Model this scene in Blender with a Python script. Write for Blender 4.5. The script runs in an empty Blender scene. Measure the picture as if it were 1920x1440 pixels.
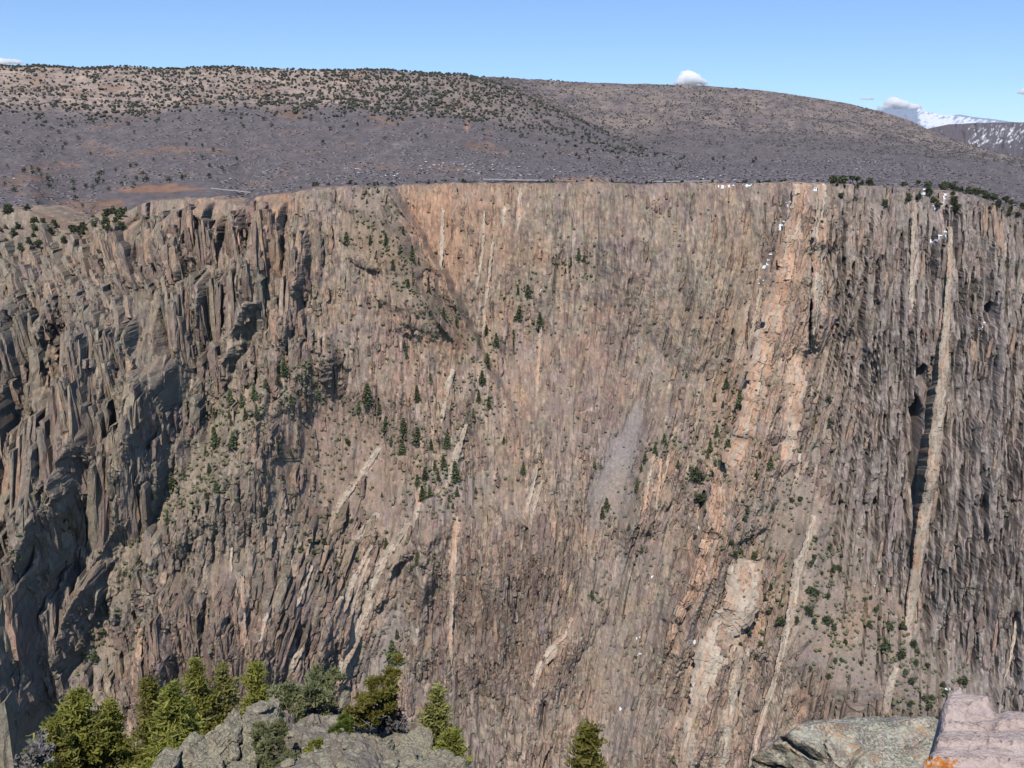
import bpy, math, time
import numpy as np
from mathutils import Vector, Matrix

T0 = time.time()
S = bpy.context.scene
COL = S.collection
R = math.radians

# ---------------------------------------------------------------- camera
F = 1940.0                                   # focal length in units of a 1920 px wide frame
PITCH = math.atan(385.0 / F)
cam_data = bpy.data.cameras.new('camera')
cam = bpy.data.objects.new('camera', cam_data)
COL.objects.link(cam)
cam.location = (0, 0, 0)
cam.rotation_euler = (math.pi / 2 - PITCH, 0, 0)
cam_data.sensor_fit = 'HORIZONTAL'
cam_data.sensor_width = 36.0
cam_data.lens = 36.0 * F / 1920.0
cam_data.clip_start = 0.1
cam_data.clip_end = 90000.0
S.camera = cam
S.render.resolution_x, S.render.resolution_y = 1024, 768

# ---------------------------------------------------------------- sky, sun, exposure
SUN_EL, SUN_AZ = 51.0, 5.0                   # sun stands behind the camera, light travels along +y
world = bpy.data.worlds.new('World')
S.world = world
world.use_nodes = True
wn = world.node_tree.nodes
wn.clear()
sky = wn.new('ShaderNodeTexSky')
sky.sky_type = 'NISHITA'
sky.sun_disc = False
sky.sun_elevation = R(SUN_EL)
sky.sun_rotation = R(180.0 + SUN_AZ)
sky.altitude = 2400.0
sky.air_density = 1.0
sky.dust_density = 0.0
sky.ozone_density = 7.0
bg = wn.new('ShaderNodeBackground')
bg.inputs['Strength'].default_value = 0.15
wo = wn.new('ShaderNodeOutputWorld')
world.node_tree.links.new(sky.outputs[0], bg.inputs[0])
world.node_tree.links.new(bg.outputs[0], wo.inputs[0])
sun_data = bpy.data.lights.new('sun', 'SUN')
sun_data.energy = 4.3
sun_data.angle = R(0.53)
sun_data.color = (1.0, 0.955, 0.89)
sun = bpy.data.objects.new('sun', sun_data)
COL.objects.link(sun)
sun.rotation_euler = (R(90.0 - SUN_EL), 0, R(-SUN_AZ))
S.view_settings.view_transform = 'Standard'
S.view_settings.look = 'None'
S.view_settings.exposure = 0.0
S.view_settings.gamma = 1.0
S.view_settings.use_curve_mapping = False
S.render.engine = 'CYCLES'
S.cycles.max_bounces = 40
S.cycles.diffuse_bounces = 0
S.cycles.glossy_bounces = 1
S.cycles.transmission_bounces = 2
S.cycles.volume_bounces = 40
S.cycles.transparent_max_bounces = 6
S.cycles.use_denoising = True
S.cycles.denoiser = 'OPENIMAGEDENOISE'
S.cycles.denoising_input_passes = 'RGB_ALBEDO_NORMAL'
S.cycles.use_adaptive_sampling = False

# ---------------------------------------------------------------- numpy helpers
def hash2(ix, iy, seed):
    h = (ix.astype(np.int64) * 374761393 + iy.astype(np.int64) * 668265263 + seed * 974634777) & 0xFFFFFFFF
    h = ((h ^ (h >> 13)) * 1274126177) & 0xFFFFFFFF
    h = h ^ (h >> 16)
    return h
def noise(x, y, seed=0):
    x, y = np.broadcast_arrays(np.asarray(x, float), np.asarray(y, float))
    x0 = np.floor(x); y0 = np.floor(y)
    fx = x - x0; fy = y - y0
    ix = x0.astype(np.int64); iy = y0.astype(np.int64)
    def g(dx, dy):
        a = hash2(ix + dx, iy + dy, seed) * (2 * math.pi / 4294967296.0)
        return np.cos(a) * (fx - dx) + np.sin(a) * (fy - dy)
    ux = fx * fx * fx * (fx * (fx * 6 - 15) + 10)
    uy = fy * fy * fy * (fy * (fy * 6 - 15) + 10)
    a = g(0, 0) * (1 - ux) + g(1, 0) * ux
    b = g(0, 1) * (1 - ux) + g(1, 1) * ux
    return (a * (1 - uy) + b * uy) * 1.5
def fbm(x, y, octv=4, seed=0, gain=0.5, lac=2.03):
    s = 0.0; a = 1.0; n = 0.0
    for o in range(octv):
        s = s + a * noise(x, y, seed + o * 17)
        n += a; a *= gain
        x = x * lac + 11.3; y = y * lac + 5.7
    return s / n
def sstep(a, b, x):
    t = np.clip((x - a) / (b - a), 0, 1)
    return t * t * (3 - 2 * t)
def lerp(a, b, t): return a + (b - a) * t
def srgb(r, g, b):
    c = np.array([r, g, b], float) / 255.0
    return np.where(c <= 0.04045, c / 12.92, ((c + 0.055) / 1.055) ** 2.4)
SP, CP = math.sin(PITCH), math.cos(PITCH)
def ray(u, v):
    """direction of a picture point with its forward (y) part = 1"""
    dx = (np.asarray(u, float) - 960) / F
    dv = (720 - np.asarray(v, float)) / F
    dy = CP + dv * SP
    return dx / dy, (-SP + dv * CP) / dy
def at(u, v, y):
    a, b = ray(u, v)
    return Vector((float(a * y), float(y), float(b * y)))
def project(x, y, z):
    zc = y * CP - z * SP
    up = y * SP + z * CP
    return 960 + F * x / zc, 720 - F * up / zc
def poly_sd(px, py, poly):
    """signed distance to a polygon, inside positive"""
    d = np.full(px.shape, 1e18); inside = np.zeros(px.shape, bool)
    n = len(poly)
    for i in range(n):
        ax, ay = poly[i]; bx, by = poly[(i + 1) % n]
        ex, ey = bx - ax, by - ay
        t = np.clip(((px - ax) * ex + (py - ay) * ey) / (ex * ex + ey * ey + 1e-9), 0, 1)
        d = np.minimum(d, (px - ax - t * ex) ** 2 + (py - ay - t * ey) ** 2)
        c = ((ay > py) != (by > py)) & (px < ex * (py - ay) / (ey + 1e-12) + ax)
        inside ^= c
    d = np.sqrt(d)
    return np.where(inside, d, -d)
def line_d(px, py, pts):
    """distance to a polyline and arc parameter 0..1 along it"""
    best = np.full(px.shape, 1e18); par = np.zeros(px.shape)
    L = [0.0]
    for (a, b) in zip(pts[:-1], pts[1:]): L.append(L[-1] + math.hypot(b[0] - a[0], b[1] - a[1]))
    for i, (a, b) in enumerate(zip(pts[:-1], pts[1:])):
        ex, ey = b[0] - a[0], b[1] - a[1]
        t = np.clip(((px - a[0]) * ex + (py - a[1]) * ey) / (ex * ex + ey * ey + 1e-9), 0, 1)
        d = (px - a[0] - t * ex) ** 2 + (py - a[1] - t * ey) ** 2
        m = d < best
        best = np.where(m, d, best)
        par = np.where(m, (L[i] + t * (L[i + 1] - L[i])) / L[-1], par)
    return np.sqrt(best), par

# ---------------------------------------------------------------- mesh and object helpers
def mesh_np(name, verts, faces, smooth=False, colors=None):
    """verts (n,3) array, faces (m,3) or (m,4) int array"""
    verts = np.ascontiguousarray(verts, np.float32); faces = np.ascontiguousarray(faces, np.int32)
    me = bpy.data.meshes.new(name)
    k = faces.shape[1]
    me.vertices.add(len(verts)); me.vertices.foreach_set('co', verts.ravel())
    me.loops.add(faces.size); me.loops.foreach_set('vertex_index', faces.ravel())
    me.polygons.add(len(faces))
    me.polygons.foreach_set('loop_start', np.arange(0, faces.size, k, dtype=np.int32))
    try: me.polygons.foreach_set('loop_total', np.full(len(faces), k, np.int32))
    except Exception: pass
    me.polygons.foreach_set('use_smooth', np.full(len(faces), smooth, bool))
    if colors is not None:
        ca = me.color_attributes.new('tint', 'FLOAT_COLOR', 'POINT')
        c4 = np.ones((len(verts), 4), np.float32); c4[:, :3] = colors
        ca.data.foreach_set('color', c4.ravel())
    me.update(calc_edges=True)
    me.validate()
    return me
def grid_faces(nr, nc):
    i = np.arange(nr - 1)[:, None] * nc + np.arange(nc - 1)[None, :]
    i = i.ravel()
    return np.stack([i, i + nc, i + nc + 1, i + 1], 1)
def link(name, me, mat=None, parent=None, kind=None, label=None, cat=None, group=None):
    o = bpy.data.objects.new(name, me)
    COL.objects.link(o)
    if mat is not None and me is not None:
        if len(me.materials) == 0: me.materials.append(mat)
    if parent is not None: o.parent = parent
    if kind: o['kind'] = kind
    if label: o['label'] = label
    if cat: o['category'] = cat
    if group: o['group'] = group
    return o

# ---------------------------------------------------------------- materials
class NT:
    def __init__(self, name):
        self.m = bpy.data.materials.new(name); self.m.use_nodes = True
        self.t = self.m.node_tree; self.t.nodes.clear()
        self.out = self.t.nodes.new('ShaderNodeOutputMaterial')
    def n(self, kind, **kw):
        nd = self.t.nodes.new(kind)
        for k, v in kw.items(): setattr(nd, k, v)
        return nd
    def l(self, a, b): self.t.links.new(a, b)
    def noise(self, vec, scale, detail=4, rough=0.55):
        nd = self.n('ShaderNodeTexNoise'); nd.inputs['Scale'].default_value = scale
        nd.inputs['Detail'].default_value = detail; nd.inputs['Roughness'].default_value = rough
        if vec is not None: self.l(vec, nd.inputs['Vector'])
        return nd.outputs['Fac']
    def voro(self, vec, scale, feature='F1', rand=1.0):
        nd = self.n('ShaderNodeTexVoronoi', feature=feature); nd.inputs['Scale'].default_value = scale
        nd.inputs['Randomness'].default_value = rand
        self.l(vec, nd.inputs['Vector']); return nd
    def ramp(self, fac, stops, interp='LINEAR'):
        nd = self.n('ShaderNodeValToRGB'); cr = nd.color_ramp; cr.interpolation = interp
        while len(cr.elements) > 1: cr.elements.remove(cr.elements[-1])
        for i, (p, c) in enumerate(stops):
            e = cr.elements[0] if i == 0 else cr.elements.new(p)
            e.position = p
            if not hasattr(c, '__len__'): c = (c, c, c)
            e.color = (*c[:3], 1)
        self.l(fac, nd.inputs['Fac']); return nd.outputs['Color']
    def mix(self, fac, a, b, mode='MIX'):
        nd = self.n('ShaderNodeMix', data_type='RGBA', blend_type=mode)
        for s, v in ((nd.inputs[0], fac), (nd.inputs[6], a), (nd.inputs[7], b)):
            if isinstance(v, bpy.types.NodeSocket): self.l(v, s)
            elif hasattr(v, '__len__'): s.default_value = (*v[:3], 1)
            else: s.default_value = v
        return nd.outputs[2]
    def math(self, op, a, b=0.0):
        nd = self.n('ShaderNodeMath', operation=op)
        for s, v in ((nd.inputs[0], a), (nd.inputs[1], b)):
            if isinstance(v, bpy.types.NodeSocket): self.l(v, s)
            else: s.default_value = v
        return nd.outputs[0]
    def coord(self, scale=(1, 1, 1), rot=(0, 0, 0), out='Object'):
        tc = self.n('ShaderNodeTexCoord'); mp = self.n('ShaderNodeMapping')
        mp.inputs['Scale'].default_value = scale; mp.inputs['Rotation'].default_value = rot
        self.l(tc.outputs[out], mp.inputs['Vector']); return mp.outputs['Vector']
    def bsdf(self, color, rough=0.9, bump=None, strength=0.5, dist=1.0, spec=0.2):
        b = self.n('ShaderNodeBsdfPrincipled')
        if isinstance(color, bpy.types.NodeSocket): self.l(color, b.inputs['Base Color'])
        else: b.inputs['Base Color'].default_value = (*color[:3], 1)
        b.inputs['Roughness'].default_value = rough
        b.inputs['Specular IOR Level'].default_value = spec
        if bump is not None:
            bn = self.n('ShaderNodeBump'); bn.inputs['Strength'].default_value = strength
            bn.inputs['Distance'].default_value = dist
            self.l(bump, bn.inputs['Height']); self.l(bn.outputs[0], b.inputs['Normal'])
        self.l(b.outputs[0], self.out.inputs['Surface'])
        self.b = b
        return self.m

def mat_wall(name='canyon_rock', k=1.0, bump=.4):
    t = NT(name)
    a = t.n('ShaderNodeVertexColor', layer_name='tint').outputs['Color']
    v1 = t.coord((1, 1, 0.35)); v2 = t.coord((1, 1, 0.6))
    n1 = t.noise(v1, 0.55, 5, 0.65); n2 = t.noise(v2, 1.6, 3, 0.6)
    f1 = t.ramp(n1, [(0.28, 1 - .22 * k), (0.5, 1.0), (0.74, 1 + .22 * k)])
    f2 = t.ramp(n2, [(0.3, 1 - .1 * k), (0.7, 1 + .1 * k)])
    c = t.mix(1.0, a, f1, 'MULTIPLY'); c = t.mix(1.0, c, f2, 'MULTIPLY')
    if k > 1:                                # lichen and rust blotches on the columns
        n3_ = t.noise(t.coord((1, 1, .5)), .30, 4, .6)
        c = t.mix(t.math('MULTIPLY', t.ramp(n3_, [(.52, 0.0), (.68, 1.0)]), .38), c, (.285, .26, .20))
        c = t.mix(t.math('MULTIPLY', t.ramp(n3_, [(.34, 1.0), (.47, 0.0)]), .5), c, (.21, .145, .122))
    return t.bsdf(c, 0.95, t.math('ADD', n1, t.math('MULTIPLY', n2, .5)) if k > 1 else n1, bump, 1.0, 0.1)
def mat_ground():
    t = NT('plateau_soil')
    a = t.n('ShaderNodeVertexColor', layer_name='tint').outputs['Color']
    v = t.coord()
    n1 = t.noise(v, 0.22, 5, 0.7); n2 = t.noise(v, 0.05, 3, 0.6)
    f1 = t.ramp(n1, [(0.3, 0.7), (0.7, 1.25)]); f2 = t.ramp(n2, [(0.3, 0.85), (0.7, 1.15)])
    c = t.mix(1.0, a, f1, 'MULTIPLY'); c = t.mix(1.0, c, f2, 'MULTIPLY')
    return t.bsdf(c, 0.97, n1, 0.8, 3.0, 0.05)
M_wall = mat_wall(); M_col = mat_wall('column_rock', 1.5, .9); M_ground = mat_ground()

# ================================================================ the far canyon wall
rng = np.random.default_rng(7)
NU, NV = 1120, 600
U0, U1, V0, V1 = -170.0, 2090.0, 328.0, 1640.0
ucol = np.linspace(U0, U1, NU); vrow = np.linspace(V0, V1, NV)
DU = ucol[1] - ucol[0]; DV = vrow[1] - vrow[0]
UU, VV = np.meshgrid(ucol, vrow)
RIM = [(-170, 400), (0, 392), (60, 396), (100, 425), (140, 436), (172, 425), (180, 402), (240, 396), (262, 384), (290, 376), (380, 372),
       (430, 373), (450, 386), (468, 386), (480, 368), (540, 362), (600, 353), (640, 349), (700, 353), (760, 347), (900, 343),
       (1000, 346), (1100, 343), (1200, 346), (1300, 344), (1400, 346), (1480, 343), (1540, 344), (1600, 347), (1700, 353),
       (1780, 359), (1850, 374), (1920, 394), (2090, 440)]
vrim = np.interp(ucol, [p[0] for p in RIM], [p[1] for p in RIM])
vrim = vrim + 3.0 * noise(ucol / 23, ucol * 0 + 3.3, 5) + 2.5 * np.round(2 * noise(ucol / 9, ucol * 0 + 8.1, 6)) / 2
VE = np.maximum(VV, vrim[None, :])
BACK = np.maximum(vrim[None, :] - VV, 0) * 0.75

def soft(poly, px):
    """coarse evaluation of a softened polygon, spread to the full grid"""
    k = 4
    d = poly_sd((UU + 1.3 * WU)[::k, ::k], (VV + 1.3 * WV)[::k, ::k], poly)
    m = sstep(-px, px, d)
    ru = np.clip((UU - U0) / (DU * k), 0, m.shape[1] - 1.001); rv = np.clip((VV - V0) / (DV * k), 0, m.shape[0] - 1.001)
    iu = ru.astype(int); iv = rv.astype(int); fu = ru - iu; fv = rv - iv
    return (m[iv, iu] * (1 - fu) + m[iv, iu + 1] * fu) * (1 - fv) + (m[iv + 1, iu] * (1 - fu) + m[iv + 1, iu + 1] * fu) * fv

# wobbly copies of the picture coordinates so that no outline is ruler straight
WU = 10 * fbm(UU / 60, VV / 60, 3, 91); WV = 10 * fbm(UU / 60, VV / 60, 3, 92)
P_TALUS_R = [(1490, 880), (1560, 950), (1610, 1040), (1650, 1120), (1800, 1310), (1830, 1400), (1700, 1350), (1560, 1330), (1470, 1250), (1480, 1120), (1440, 1000), (1440, 920)]
P_SCREE = [(1206, 746), (1194, 830), (1188, 925), (1168, 960), (1136, 978), (1110, 1000), (1098, 990), (1108, 945), (1116, 900), (1144, 830), (1180, 766)]
P_BASIN = [(540, 760), (640, 730), (720, 790), (770, 850), (740, 930), (690, 960), (620, 1010), (560, 960), (520, 860)]
P_RIDGE = [(650, 400), (720, 380), (770, 450), (830, 590), (880, 650), (830, 640), (770, 560), (700, 500), (660, 450)]
P_LEDGE = [(60, 392), (235, 372), (180, 402), (176, 446), (120, 442), (70, 425)]
P_RAMP = [(40, 1400), (150, 1260), (230, 1130), (330, 1010), (310, 1110), (210, 1240), (120, 1350), (70, 1460)]
P_GREY = [(745, 1110), (765, 1160), (745, 1260), (690, 1300), (645, 1300), (700, 1200)]
P_LOWC = [(1100, 1040), (1180, 1000), (1250, 1010), (1250, 1100), (1220, 1300), (1190, 1460), (1060, 1460), (1090, 1250), (1110, 1150)]
P_SHELF = [(860, 880), (950, 900), (1010, 950), (900, 960), (800, 950), (760, 900)]
P_GULLY = [(280, 690), (330, 690), (350, 760), (330, 800), (290, 740)]
TALUS = np.zeros_like(UU)
for poly, px, wgt in ((P_TALUS_R, 35, .86), (P_SCREE, 8, 1.0), (P_BASIN, 45, .68), (P_RIDGE, 25, .7), (P_LEDGE, 14, .9), (P_RAMP, 22, .65),
                      (P_GREY, 22, .7), (P_LOWC, 45, .65), (P_SHELF, 20, .6), (P_GULLY, 20, .7)):
    TALUS = np.maximum(TALUS, wgt * soft(poly, px))

# broad shape: distance of the wall, metres along y
DELTA = np.zeros_like(UU)
for poly, px, val in (
    ([(830, 620), (1000, 560), (1200, 560), (1330, 700), (1200, 790), (1000, 800), (900, 740)], 120, 20),
    ([(760, 970), (880, 935), (1020, 960), (1040, 1060), (960, 1130), (780, 1100)], 55, -15),
    ([(-300, 450), (120, 480), (300, 570), (330, 700), (250, 900), (120, 1050), (60, 1250), (-300, 1300)], 90, -42),
    ([(1470, 300), (1560, 300), (1530, 640), (1500, 860), (1400, 1000), (1300, 1100), (1340, 880), (1420, 650)], 45, -13),
    ([(1570, 700), (1660, 700), (1660, 1000), (1640, 1090), (1600, 1030), (1560, 950)], 60, 7),
    (P_TALUS_R, 70, -16),
    ([(1655, 1100), (1720, 1130), (1920, 1180), (2200, 1300), (2200, 1800), (1900, 1500), (1800, 1320)], 60, 9),
    (P_SCREE, 22, 2), (P_BASIN, 60, 13),
    ([(280, 1090), (470, 1065), (640, 1120), (640, 1260), (270, 1260)], 40, -12),
    ([(60, 400), (235, 372), (180, 402), (190, 520), (110, 500)], 30, 10),
    ([(300, 560), (420, 600), (480, 720), (380, 860), (330, 780), (350, 680)], 40, 10),
    ([(470, 740), (380, 880), (240, 1040), (330, 1060), (520, 960), (560, 820)], 45, -9),
    ([(1240, 1050), (1330, 960), (1420, 1000), (1420, 1200), (1290, 1440), (1210, 1440)], 60, -10),
):
    DELTA += val * soft(poly, px)
step_u = np.interp(VV, [345, 440, 570, 650, 760], [728, 790, 862, 900, 960]) + .8 * WU
DELTA += 32 * sstep(-9, 11, UU - step_u) * (1 - sstep(560, 860, VV)) * (1 - sstep(950, 1450, UU))
TANS = np.tan(np.radians(56.0 - 10.0 * (1 - sstep(330, 760, ucol)) - 3.0 * (1 - sstep(760, 1050, ucol))))[None, :]
ra, rb = ray(UU + 0.0, VE)
YR = 640 + 12 * noise(ucol / 210, ucol * 0 + 1.7, 3)[None, :]
D = (YR + 3 / TANS) / (1 - rb / TANS) + DELTA
D = D + 7 * fbm(UU / 120, VV / 200, 3, 41) * (1 - 0.6 * TALUS)

# lean of the joints: picture columns per row
LEAN = -0.03 - 0.20 * soft([(1150, 560), (1400, 480), (1620, 520), (1560, 900), (1600, 1440), (1000, 1440), (1120, 900)], 110) \
       - 0.30 * soft([(560, 960), (760, 960), (760, 1100), (700, 1290), (480, 1290), (500, 1100)], 60) \
       - 0.10 * soft([(300, 800), (560, 700), (560, 1000), (200, 1100)], 80)
US = UU + 0.0
acc = np.cumsum(LEAN, 0) * DV
US = UU - acc
ROUGH = 0.66 + 0.45 * soft([(-300, 430), (300, 420), (600, 400), (620, 700), (520, 800), (420, 1000), (200, 1120), (60, 1500), (-300, 1700)], 60) \
        + 0.25 * soft([(1440, 300), (2200, 300), (2200, 1500), (1750, 1300), (1600, 1000)], 60) \
        + 0.25 * soft([(250, 1040), (700, 1010), (760, 1290), (250, 1300)], 50) + 0.35 * soft([(780, 970), (1040, 960), (1050, 1260), (780, 1280)], 40) \
        + 0.25 * soft([(880, 1280), (1060, 1290), (1060, 1500), (860, 1500)], 40)
ROUGH = ROUGH * (1 - 0.92 * TALUS)

TINT = np.zeros_like(UU)                    # brightness of single slabs
BROWN = np.zeros_like(UU)                   # smooth dark brown faces
PAL = np.array([[.30, .235, .17], [.235, .212, .155], [.165, .122, .106], [.40, .24, .15], [.45, .35, .26], [.215, .165, .155], [.20, .187, .16]])
CSEL = np.zeros(UU.shape, np.int8); CWT = np.zeros_like(UU)
def cr(u, v): return int(np.clip((v - V0) / DV, 0, NV - 1)), int(np.clip((u - U0) / DU, 0, NU - 1))
def leanat(u, v): return LEAN[cr(u, v)]
def slab(H, ut, vt, ub, vb, w, k=.95, dmax=20, wt=0.6, point=0.3, rnd=None, tilt=0.0, tint=0.0, edge=0.22, ph=0.0, brown=0.0, cut=None, col=None, fix=False):
    """a slab of the wall: its front stands k times as steep as upright above the foot (vb), broken off at the top (vt)"""
    if fix:                                 # keep the top where the photograph shows it once it stands out
        r, c = cr(ut, vt); rf, cf = cr(ub, vb)
        h = min(max(D[r, c] - D[rf, cf], 0) * k, dmax); f = (D[r, c] - h) / D[r, c]
        ut = 960 + (ut - 960) * f; vt = 335 + (vt - 335) * f
    r0 = max(int((vt - 6 - V0) / DV), 0); r1 = min(int((vb - V0) / DV) + 2, NV)
    c0 = max(int((min(ut, ub) - w * 1.3 - U0) / DU), 0); c1 = min(int((max(ut, ub) + w * 1.3 - U0) / DU) + 2, NU)
    if r1 - r0 < 2 or c1 - c0 < 2: return
    u = UU[r0:r1, c0:c1]; v = VV[r0:r1, c0:c1]
    L = vb - vt
    s = (v - vt) / L
    sc = np.clip(s, 0, 1)
    wob_ = 0.0 if cut is not None and cut > 9 else 1.0
    uc = ut + (ub - ut) * sc + wob_ * 0.13 * w * np.sin(v / (L * 0.21 + 6) + ph)
    q = (u - uc) / (w * (wt + (1 - wt) * np.sqrt(sc)) * (1 + wob_ * 0.07 * np.sin(v / (L * 0.16 + 6) + ph * 2.3)))
    aq = np.abs(q); edge = max(edge, min(.8, 6.5 / w))
    side = 1 - sstep(1 - edge, 1.0, aq)
    if cut is None:
        cols = np.clip(((uc - U0) / DU).astype(int), 0, NU - 1)[:, :1]
        rows = np.arange(r0, r1)[:, None]
        prof = np.clip(D[rows, cols] - D[cr(ub, vb)], 0, None) * k
        prof = np.where(prof < dmax, prof, dmax)
        pk = float(prof.max())
        if rnd is None: rnd = float(np.clip(pk / 0.286 * 0.30 / L, 5 / L, .45))
    else:
        prof = cut * (1 - sc) ** .4; pk = cut; rnd = rnd or .08
    top = sstep(0.0, rnd, s - point * aq ** 1.4 - 0.03 * np.sin(u / (w * .25 + 1) + ph)) ** .7
    h = prof * side * top
    if tilt: h = h * (1 + tilt * np.clip(q, -1, 1))
    cur = H[r0:r1, c0:c1]
    if cut is None:
        m = (h > cur) & (side * top > .35) & (sc < 1)
        TINT[r0:r1, c0:c1][m] = tint
        if col is not None:
            CSEL[r0:r1, c0:c1][m] = col[0]; CWT[r0:r1, c0:c1][m] = col[1]
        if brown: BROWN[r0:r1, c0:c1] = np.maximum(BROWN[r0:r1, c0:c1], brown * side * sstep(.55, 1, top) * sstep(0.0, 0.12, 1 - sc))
        np.maximum(cur, h, out=cur)
    else:
        cur -= h
HB = np.zeros_like(UU); HM = np.zeros_like(UU); HS = np.zeros_like(UU); HC = np.zeros_like(UU)

FLUTES = []
# pinnacles and buttresses that can be recognised: top (u,v), foot (u,v), half width px, depth m
for a in (
    # upper left towers
    dict(ut=212, vt=400, ub=210, vb=500, w=26, wt=.9, point=.1), dict(ut=246, vt=410, ub=236, vb=540, w=22, wt=.8, point=.15),
    dict(ut=322, vt=390, ub=312, vb=520, w=34, wt=.85, point=.22, brown=.5), dict(ut=372, vt=374, ub=366, vb=470, w=16, wt=.95, point=.08),
    dict(ut=400, vt=402, ub=398, vb=500, w=14, wt=.8), dict(ut=446, vt=392, ub=440, vb=480, w=16, wt=.5, point=.4),
    dict(ut=508, vt=366, ub=508, vb=520, w=24, wt=.95, point=.06), dict(ut=566, vt=430, ub=556, vb=600, w=16, wt=.7),
    dict(ut=478, vt=452, ub=470, vb=620, w=30, wt=.6, point=.3), dict(ut=420, vt=500, ub=410, vb=640, w=20, wt=.6),
    dict(ut=380, vt=500, ub=370, vb=640, w=24, wt=.5), dict(ut=345, vt=520, ub=340, vb=680, w=18, wt=.6),
    dict(ut=330, vt=440, ub=350, vb=560, w=12, wt=.5),
    # left spires
    dict(ut=25, vt=535, ub=22, vb=720, w=27, wt=.35, point=.25), dict(ut=72, vt=565, ub=70, vb=690, w=20, wt=.3, point=.3),
    dict(ut=10, vt=640, ub=8, vb=860, w=30, wt=.5), dict(ut=168, vt=556, ub=170, vb=720, w=18, wt=.6), dict(ut=206, vt=572, ub=200, vb=760, w=22, wt=.75, point=.12),
    dict(ut=236, vt=590, ub=232, vb=700, w=14, wt=.6), dict(ut=150, vt=640, ub=165, vb=925, w=42, wt=.65, point=.12, brown=1.0, tilt=.1),
    dict(ut=188, vt=650, ub=186, vb=850, w=16, wt=.7), dict(ut=104, vt=730, ub=88, vb=990, w=24, wt=.55), dict(ut=120, vt=850, ub=105, vb=1010, w=26, wt=.5),
    dict(ut=286, vt=676, ub=262, vb=780, w=34, wt=.8, point=.15), dict(ut=310, vt=712, ub=290, vb=800, w=22, wt=.5),
    dict(ut=256, vt=760, ub=225, vb=1010, w=40, wt=.5, point=.35), dict(ut=300, vt=800, ub=260, vb=1000, w=26, wt=.5, brown=.6),
    dict(ut=60, vt=780, ub=50, vb=900, w=24, wt=.6), dict(ut=20, vt=800, ub=18, vb=960, w=20, wt=.7),
    dict(dmax=26, ut=38, vt=912, ub=30, vb=1100, w=44, wt=.85, point=.1), dict(dmax=30, ut=-20, vt=880, ub=-20, vb=1100, w=40, wt=.85, point=.1),
    dict(ut=90, vt=1000, ub=60, vb=1180, w=36, wt=.5), dict(ut=180, vt=1050, ub=140, vb=1200, w=32, wt=.5, brown=.6),
    dict(dmax=30, ut=12, vt=1150, ub=14, vb=1620, w=50, wt=.75, point=.05, brown=.55), dict(dmax=34, ut=-60, vt=1060, ub=-60, vb=1640, w=70, wt=.8, brown=.4),
    dict(dmax=38, ut=10, vt=1420, ub=10, vb=1640, w=26, wt=.5),
    # middle
    dict(dmax=7, ut=622, vt=622, ub=618, vb=735, w=34, wt=.3, point=.5, brown=.8), dict(dmax=7, ut=520, vt=780, ub=505, vb=850, w=24, wt=.6),
    dict(dmax=7, ut=494, vt=850, ub=470, vb=960, w=30, wt=.5), dict(dmax=7, ut=846, vt=690, ub=828, vb=830, w=14, wt=.6, point=.3),
    
    
    # lower left brown faces
    dict(dmax=9, ut=326, vt=1070, ub=322, vb=1290, w=30, wt=.6, point=.2, brown=.8), dict(dmax=9, ut=372, vt=1078, ub=366, vb=1290, w=18, wt=.6, brown=.7),
    dict(dmax=9, ut=416, vt=1112, ub=420, vb=1300, w=26, wt=.7, point=.25, brown=.9), dict(dmax=9, ut=300, vt=1180, ub=290, vb=1330, w=26, wt=.5, brown=.9),
    dict(dmax=9, ut=480, vt=1150, ub=470, vb=1310, w=36, wt=.5, point=.4, brown=.7), dict(dmax=9, ut=562, vt=1220, ub=556, vb=1340, w=26, wt=.45, point=.4, brown=.7),
    dict(dmax=9, ut=520, vt=1100, ub=510, vb=1260, w=24, wt=.6, brown=.6), dict(dmax=9, ut=640, vt=1110, ub=620, vb=1290, w=36, wt=.5, brown=.6),
    # lower middle face
    
    
    
    # right wall
    dict(dmax=4.5, ut=1590, vt=380, ub=1580, vb=640, w=22, wt=.8),
    dict(dmax=4.5, ut=1640, vt=400, ub=1632, vb=900, w=26, wt=.8), dict(dmax=4.5, ut=1800, vt=380, ub=1790, vb=700, w=24, wt=.8),
    dict(dmax=4.5, ut=1862, vt=430, ub=1855, vb=720, w=18, wt=.9), dict(dmax=4.5, ut=1876, vt=600, ub=1862, vb=900, w=26, wt=.9),
    dict(dmax=4.5, ut=1830, vt=760, ub=1810, vb=1150, w=26, wt=.8), dict(dmax=4.5, ut=1890, vt=780, ub=1870, vb=1200, w=22, wt=.8),
    dict(dmax=4.5, ut=1780, vt=820, ub=1760, vb=1180, w=20, wt=.8), dict(dmax=4.5, ut=1930, vt=700, ub=1915, vb=1300, w=26, wt=.8),
):
    slab(HB, ph=rng.random() * 6, tint=rng.normal() * .5, fix=True, **a)
    if a['w'] > 13 and a['ut'] < 600: FLUTES.append((a['ut'], a['vt'], a['ub'], a['vb'], a['w']))
g = np.random.default_rng(19)
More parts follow.
